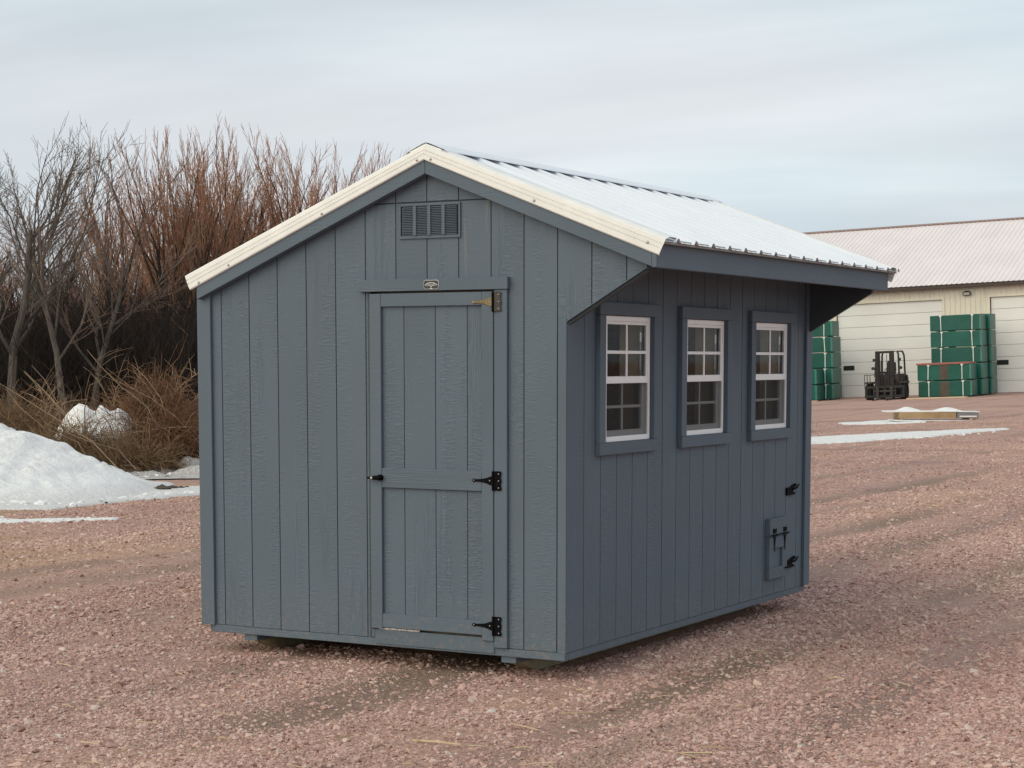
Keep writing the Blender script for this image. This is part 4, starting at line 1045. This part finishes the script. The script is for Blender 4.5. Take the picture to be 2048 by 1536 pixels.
# ------------------------------------------------------------------ woods
def bark(name, col, rnd=.15, var=.3, sc_=3.0):
    return simple(name, col, .9, 0, var, sc_, rnd=rnd, spec=.2)
M['bark_grey'] = bark('grey_bark', (.110, .095, .082)); M['bark_dark'] = bark('dark_bark', (.045, .036, .030))
M['twig_red'] = bark('reddish_twigs', (.36, .190, .118)); M['twig_brown'] = bark('brown_twigs', (.205, .150, .120)); M['twig_grey'] = bark('grey_twigs', (.165, .145, .128))
def grow_tree(seed, hgt, style):
    """bare tree: style = (stems, lean, spread, up, density)"""
    stems, lean, spread, up, dens, low, crook = style
    r_ = random.Random(seed); tr, cr = MB(), MB()
    def wander(p, d, length, nseg, wig, up_):
        pts = [p.copy()]; d = d.normalized()
        for _ in range(nseg):
            d = (d+Vector((r_.gauss(0, wig), r_.gauss(0, wig), r_.gauss(0, wig)+up_))).normalized()
            p = p+d*(length/nseg); pts.append(p.copy())
        return pts
    def branch(p, d, length, rad, lev):
        nseg = (6, 5, 3, 2)[lev]
        pts = wander(p, d, length, nseg, (.06+crook*.5, .06+crook, .06+crook*.5, .05)[lev], up*(.4, 1.0, .7, .3)[lev])
        tip = rad*(.35, .25, .45, .6)[lev]
        rads = [rad+(tip-rad)*i/nseg for i in range(nseg+1)]
        (tr if lev < 2 else cr).tube(pts, rads, 7 if lev == 0 else 4 if lev == 1 else 3, lev == 0)
        if lev >= 3: return
        nch = int((9, 11, 6)[lev]*dens*r_.uniform(.85, 1.15)+.5)
        for i in range(nch):
            t0 = (low, .16, .12)[lev]
            t = t0+(1.0-t0)*((i+r_.random())/nch)
            f = t*nseg; k = min(nseg-1, int(f)); q = pts[k].lerp(pts[k+1], f-k); dd = (pts[k+1]-pts[k]).normalized()
            side = dd.cross(Vector((r_.gauss(0, 1), r_.gauss(0, 1), r_.gauss(0, 1))))
            if side.length < 1e-3: continue
            side.normalize(); an = spread*r_.uniform(.6, 1.2)*(1.0, .95, .85)[lev]
            nd = dd*math.cos(an)+side*math.sin(an)
            ll = length*((.95-.45*t) if lev == 0 else (.42-.20*t) if lev == 1 else (.50-.20*t))*r_.uniform(.7, 1.2)
            branch(q, nd, max(ll, .15), max(.0058, (rad*(1-t)+tip*t)*r_.uniform(.45, .68)), lev+1)
    for s_ in range(stems):
        a = r_.uniform(0, 6.28); L = hgt*r_.uniform(.50, .66)
        d = Vector((math.cos(a)*lean*r_.uniform(.5, 1.3), math.sin(a)*lean*r_.uniform(.5, 1.3), 1))
        branch(Vector((math.cos(a)*.12, math.sin(a)*.12, -.15)), d, L, (.050+.009*hgt)/(stems**.35)*r_.uniform(.8, 1.1), 0)
    return tr, cr
protos = []
for i, (hgt, style, tm, cm_) in enumerate((
        (8.0, (1, .16, .60, .05, 1.15, .40, .07), 'bark_grey', 'twig_grey'),
        (8.0, (2, .18, .55, .06, .95, .42, .07), 'bark_grey', 'twig_brown'),
        (8.0, (2, .18, .40, .10, 1.0, .52, .02), 'bark_dark', 'twig_red'),
        (8.0, (2, .20, .38, .10, 1.05, .50, .03), 'bark_dark', 'twig_red'),
        (8.0, (1, .12, .48, .08, 1.25, .45, .05), 'bark_dark', 'twig_brown'),
        (8.0, (2, .18, .42, .10, 1.0, .50, .03), 'bark_dark', 'twig_red'))):
    t_, c_ = grow_tree(40+i*7, hgt, style)
    zs = max(v_[2] for v_ in c_.v)/8.0
    for q_ in (t_, c_): q_.v = [(x_/zs, y_/zs, z_/zs) for x_, y_, z_ in q_.v]
    protos.append((t_.mesh('trunk', M[tm]), c_.mesh('crown', M[cm_])))
def plant(pi, u, dep, ytop, yaw, label, group=None, wide=1.0):
    lat = dep*(u-1024)/3807*1.004; x, y = LD(lat, dep); z0 = gz(x, y)-.05
    h = (1.7263+dep*(722.7-ytop)/3807-z0)*1.0/8.0
    o = empty('bare_tree', (x, y, z0), (0, 0, yaw)); o.scale = (h*wide, h*wide, h)
    tag(o, label, 'tree', group)
    link('trunk', protos[pi][0], o); link('crown', protos[pi][1], o)
    return o
plant(0, 32, 42.3, 228, 2.2, 'tall bare grey tree with pale forked stems rising behind the snow bank')
plant(0, -60, 46, 320, .5, 'bare grey tree leaning at the far left edge of the woods')
plant(1, 165, 42, 255, 1.3, 'bare tree with pale crooked trunk standing behind the lone snow lump', wide=1.05)
plant(4, 110, 52, 330, 4.0, 'slim dark bare tree between the two pale-stemmed trees')
LT = 'bare tree with reddish twigs in the thicket beyond the brush pile'
for i, (u, d, yt, yw, p_) in enumerate(((235, 51, 290, .4, 2), (300, 49, 275, 2.9, 3), (350, 53, 300, 5.2, 5), (395, 50, 305, 1.9, 4))):
    plant(p_, u, d, yt, yw, LT, 'reddish trees beyond the brush pile')
LR = 'bare reddish tree whose fanned crown shows above the shed roof'
for i, (u, d, yt, yw, p_) in enumerate(((452, 52, 252, 1.0, 3), (500, 55, 268, 3.3, 2), (548, 52, 240, .2, 5), (596, 54, 268, 4.4, 2), (640, 56, 278, 2.4, 3), (684, 57, 300, 5.6, 5), (722, 60, 322, .9, 2), (752, 64, 335, 3.8, 3))):
    plant(p_, u, d, yt, yw, LR, 'reddish trees above the shed roof', .92)
LB = 'bare tree in the dense back rows of the woods'
rt_ = random.Random(77)
for i in range(40):
    u = -160+i*23.5+rt_.uniform(-12, 12); d = rt_.uniform(58, 80)
    yt = (505 if u < 330 else 400 if u < 640 else 410)+rt_.uniform(-50, 60)
    plant(rt_.choice((2, 3, 4, 5, 5, 2)), u, d, yt, rt_.uniform(0, 6.28), LB, 'back rows of the woods', 1.1)

# undergrowth too dense to count
def thicket(name, n, latr, depr, hr, rad, mat, label, seed, droop=.0):
    r_ = random.Random(seed); m = MB()
    for i in range(n):
        dep = r_.uniform(*depr); u = r_.uniform(*latr); lat = dep*(u-1024)/3807; x, y = LD(lat, dep)
        h = r_.uniform(*hr)*r_.uniform(.5, 1); a = r_.uniform(0, 6.28); k = r_.uniform(.1, 1.0)*h
        z = BANK(lat, dep)
        p0 = Vector((x, y, z)); p2 = p0+Vector((math.cos(a)*k, math.sin(a)*k, h*(1-droop*r_.random())))
        p1 = p0.lerp(p2, .5)+Vector((r_.gauss(0, .16)*h, r_.gauss(0, .16)*h, h*(.08+droop*.3)))
        rr_ = r_.uniform(*rad); m.tube([p0, p1, p2], [rr_, rr_*.7, rr_*.3], 3, False)
    return tag(m.build(name, mat, fix=False), label, 'undergrowth', kind='stuff')
_bl = np.linspace(-40, 0, 81); _bd = np.linspace(20, 100, 161)
_A, _D = np.meshgrid(_bl, _bd); _Z = ground_parts(CAM.x+RR.x*_A+HH.x*_D, CAM.y+RR.y*_A+HH.y*_D)[0]
def BANK(lat, dep):
    i = min(159, max(0, int((dep-20)*2))); j = min(79, max(0, int((lat+40)*2))); return float(_Z[i, j])-.05
M['under'] = bark('dark_undergrowth', (.034, .027, .023)); M['under2'] = bark('brown_undergrowth', (.075, .050, .036))
thicket('undergrowth', 21000, (-250, 800), (48, 66), (2.0, 5.2), (.006, .018), M['under'], 'dark tangle of bare stems filling the woods behind the brush', 3)
thicket('undergrowth', 9000, (-250, 820), (66, 84), (3.0, 6.2), (.010, .028), M['under'], 'dark mass of stems deep in the woods', 4)
thicket('undergrowth', 15000, (-200, 480), (43, 52), (1.6, 4.9), (.005, .015), M['under'], 'dark stems crowding the front edge of the woods', 8)
thicket('undergrowth', 3500, (-150, 430), (41, 47), (.5, 2.0), (.004, .010), M['under2'], 'brown weedy scrub along the edge of the woods', 6, .3)

# brush piles: tangles of cut stems
def brush(name, cu, dep, wlat, wdep, hgt, n, mat, label, seed, core=True):
    r_ = random.Random(seed); lat0 = dep*(cu-1024)/3807; x0, y0 = LD(lat0, dep); z0 = gz(x0, y0)
    o = empty(name, (x0, y0, z0), (0, 0, math.atan2(RR.y, RR.x))); tag(o, label, 'brush pile')
    m = MB()
    for i in range(n):
        a = r_.uniform(0, 6.28); q = math.sqrt(r_.random()); x, y = q*math.cos(a)*wlat, q*math.sin(a)*wdep
        top = hgt*(1-q*q)**.6*(.75+.4*math.sin(3*x+seed)*math.sin(2*y+1)); z = max(0.0, top)*r_.random()**.6
        L = r_.uniform(.2, .7)*(1.7 if r_.random() < .12 else 1); t = r_.uniform(0, 6.28); el = r_.gauss(.2, .6)
        d = Vector((math.cos(t)*math.cos(el), math.sin(t)*math.cos(el), math.sin(el)))*L
        b_ = Vector((r_.gauss(0, .1), r_.gauss(0, .1), r_.uniform(0, .22)))*L
        p = Vector((x, y, z)); rr_ = r_.uniform(.0025, .006)*(1.8 if r_.random() < .06 else 1)
        m.tube([p, p+d*.35+b_, p+d*.7+b_*1.1, p+d], [rr_, rr_, rr_*.8, rr_*.5], 3, False)
    m.build('twigs', mat, o, fix=False)['kind'] = 'stuff'
    return o, r_
M['brush'] = bark('russet_brush', (.17, .092, .052), .1, .6, 9); M['brush2'] = bark('tan_brush', (.19, .122, .070), .1, .6, 9); M['pale_stem'] = bark('pale_cut_stem', (.31, .225, .15), .25)
def stems(o, r_, lst):
    for (x, y, z, dx_, dy_, dz_, rd, sag) in lst:
        p = Vector((x, y, z)); d = Vector((dx_, dy_, dz_)); m = MB()
        rd *= .62; j_ = Vector((r_.gauss(0, .05), r_.gauss(0, .05), r_.gauss(0, .05)))
        m.tube([p, p+d*.25+Vector((0, 0, sag))-j_, p+d*.5+Vector((0, 0, sag*1.3))+j_, p+d*.78+Vector((0, 0, sag*.8))+j_, p+d], [rd, rd*.9, rd*.75, rd*.55, rd*.35], 6)
        for k in range(4):
            f = r_.uniform(.4, .95); q = p+d*f+Vector((0, 0, sag*(1-f))); e_ = Vector((r_.gauss(0, .35), r_.gauss(0, .35), r_.uniform(.1, .6)))
            m.tube([q, q+e_*.5+Vector((0, 0, .04)), q+e_], [rd*.4, rd*.3, rd*.15], 4)
        m.build('cut_branch', M['pale_stem'], o, fix=False)
o, r_ = brush('brush_pile', 322, 33.2, 1.0, 1.3, 1.22, 6500, M['brush'], 'rounded russet brush pile of tangled twigs beside the shed', 21)
stems(o, r_, [(-1.2, -1.2, .25, 1.9, .2, .35, .016, .05), (.2, -.9, .4, -1.3, .2, 1.5, .014, .12), (.5, -.7, .3, -.9, .3, 1.35, .012, .1), (-.4, -1.1, .15, .5, .2, .9, .012, .05), (.9, -.8, .2, -1.9, .2, 1.3, .012, .2), (-.9, -1.0, .05, 1.0, .1, .7, .011, .05)])
o, r_ = brush('brush_pile', 190, 31.6, 1.35, .6, .62, 3400, M['brush2'], 'low tan brush heap under the lone snow lump', 22)
stems(o, r_, [(.6, -1.0, .1, -2.0, .3, 1.4, .016, .1), (.9, -1.1, .1, -1.5, .2, .75, .012, .1), (.2, -1.0, .1, -1.5, .4, 1.3, .012, .06)])
o, r_ = brush('brush_pile', 70, 34, 1.3, 1.2, 1.05, 4000, M['brush2'], 'brown brush heap just behind the tall snow bank', 23)
stems(o, r_, [(1.4, -1.2, .0, -1.3, .2, 1.5, .018, .08), (1.0, -1.1, .1, -.8, .2, 1.5, .012, .05), (-.6, -1.0, .3, -.9, .2, .8, .012, .05), (.3, -1.0, .2, .5, .2, .9, .01, .05)])
rw = random.Random(9)
for i, (u, d, l) in enumerate(((255, 37, 1.7), (285, 38, 2.0), (330, 38, 1.8), (350, 39, 1.9), (390, 38, 1.6), (120, 38, 1.6), (215, 40, 1.5))):
    lat = d*(u-1024)/3807; x, y = LD(lat, d); o = empty('bare_sapling', (x, y, gz(x, y)-.03), (0, 0, rw.uniform(0, 6.28)))
    tag(o, 'thin pale bare sapling arching over the brush piles', 'sapling', 'saplings over the brush')
    m = MB(); pts = [Vector((0, 0, 0))]; dd = Vector((.45, 0, 1)).normalized()
    for k in range(6):
        dd = (dd+Vector((.06, rw.gauss(0, .08), -.07))).normalized(); pts.append(pts[-1]+dd*l/6)
    m.tube(pts, [.010*(1-.12*k) for k in range(7)], 5); m.build('stem', M['pale_stem'], o, fix=False)
    m = MB()
    for k in range(16):
        f = rw.uniform(1.5, 5.9); j = int(f); q = pts[j].lerp(pts[j+1], f-j); e_ = Vector((rw.gauss(.1, .22), rw.gauss(0, .22), rw.uniform(.05, .4)))
        m.tube([q, q+e_*.5+Vector((0, 0, .03)), q+e_], [.006, .005, .003], 3)
    m.build('twigs', M['pale_stem'], o, fix=False)

# crumbs of snow and clods of dirt along the melting edges
def crumbs(name, spots, mat, label, cat, seed):
    r_ = random.Random(seed); m = MB()
    ic = [(0, 0, 1), (.89, 0, .45), (.28, .85, .45), (-.72, .53, .45), (-.72, -.53, .45), (.28, -.85, .45), (.72, .53, -.45), (-.28, .85, -.45), (-.89, 0, -.45), (-.28, -.85, -.45), (.72, -.53, -.45), (0, 0, -1)]
    fc = [(0, 1, 2), (0, 2, 3), (0, 3, 4), (0, 4, 5), (0, 5, 1), (1, 6, 2), (2, 7, 3), (3, 8, 4), (4, 9, 5), (5, 10, 1), (2, 6, 7), (3, 7, 8), (4, 8, 9), (5, 9, 10), (1, 10, 6), (11, 7, 6), (11, 8, 7), (11, 9, 8), (11, 10, 9), (11, 6, 10)]
    for (l0, l1, d0, d1, n, s0, s1) in spots:
        for _ in range(n):
            f = r_.random(); lat = l0+(l1-l0)*f+r_.gauss(0, .12); dep = d0+(d1-d0)*f+r_.gauss(0, .22); x, y = LD(lat, dep); z = gz(x, y)
            q = r_.uniform(s0, s1); sx, sy, sz = q*r_.uniform(.7, 1.4), q*r_.uniform(.7, 1.4), q*r_.uniform(.4, .8)
            m.add([(x+a*sx*r_.uniform(.75, 1.2), y+b*sy*r_.uniform(.75, 1.2), z+.01+c*sz*r_.uniform(.75, 1.2)+sz*.3) for a, b, c in ic], fc)
    return tag(m.build(name, mat, fix=False), label, cat, kind='stuff')
crumbs('snow_crumbs', [(-9, -5.4, 23.4, 23.9, 90, .02, .07), (-5.6, -4.3, 24.2, 26.6, 60, .015, .05), (-6.9, -4.7, 20.8, 21.4, 40, .01, .03), (-8, -4.5, 30.4, 31, 80, .03, .09), (6, 12, 42.5, 47.5, 40, .02, .05)], M['snow'], 'crumbs of snow along the melting edges of the banks', 'snow', 4)
M['clod'] = simple('dark_clod', (.07, .052, .040), .95, 0, .4, 20)
crumbs('dirt_clods', [(-5.15, -4.9, 27.2, 27.6, 10, .04, .10), (-9, -5.2, 23.6, 24.4, 40, .012, .035), (-8.4, -4.6, 29.6, 31.0, 60, .02, .06), (-7.5, -5.2, 27.9, 28.2, 35, .03, .08)], M['clod'], 'dark clods of dirt along the snow edges', 'dirt', 5)
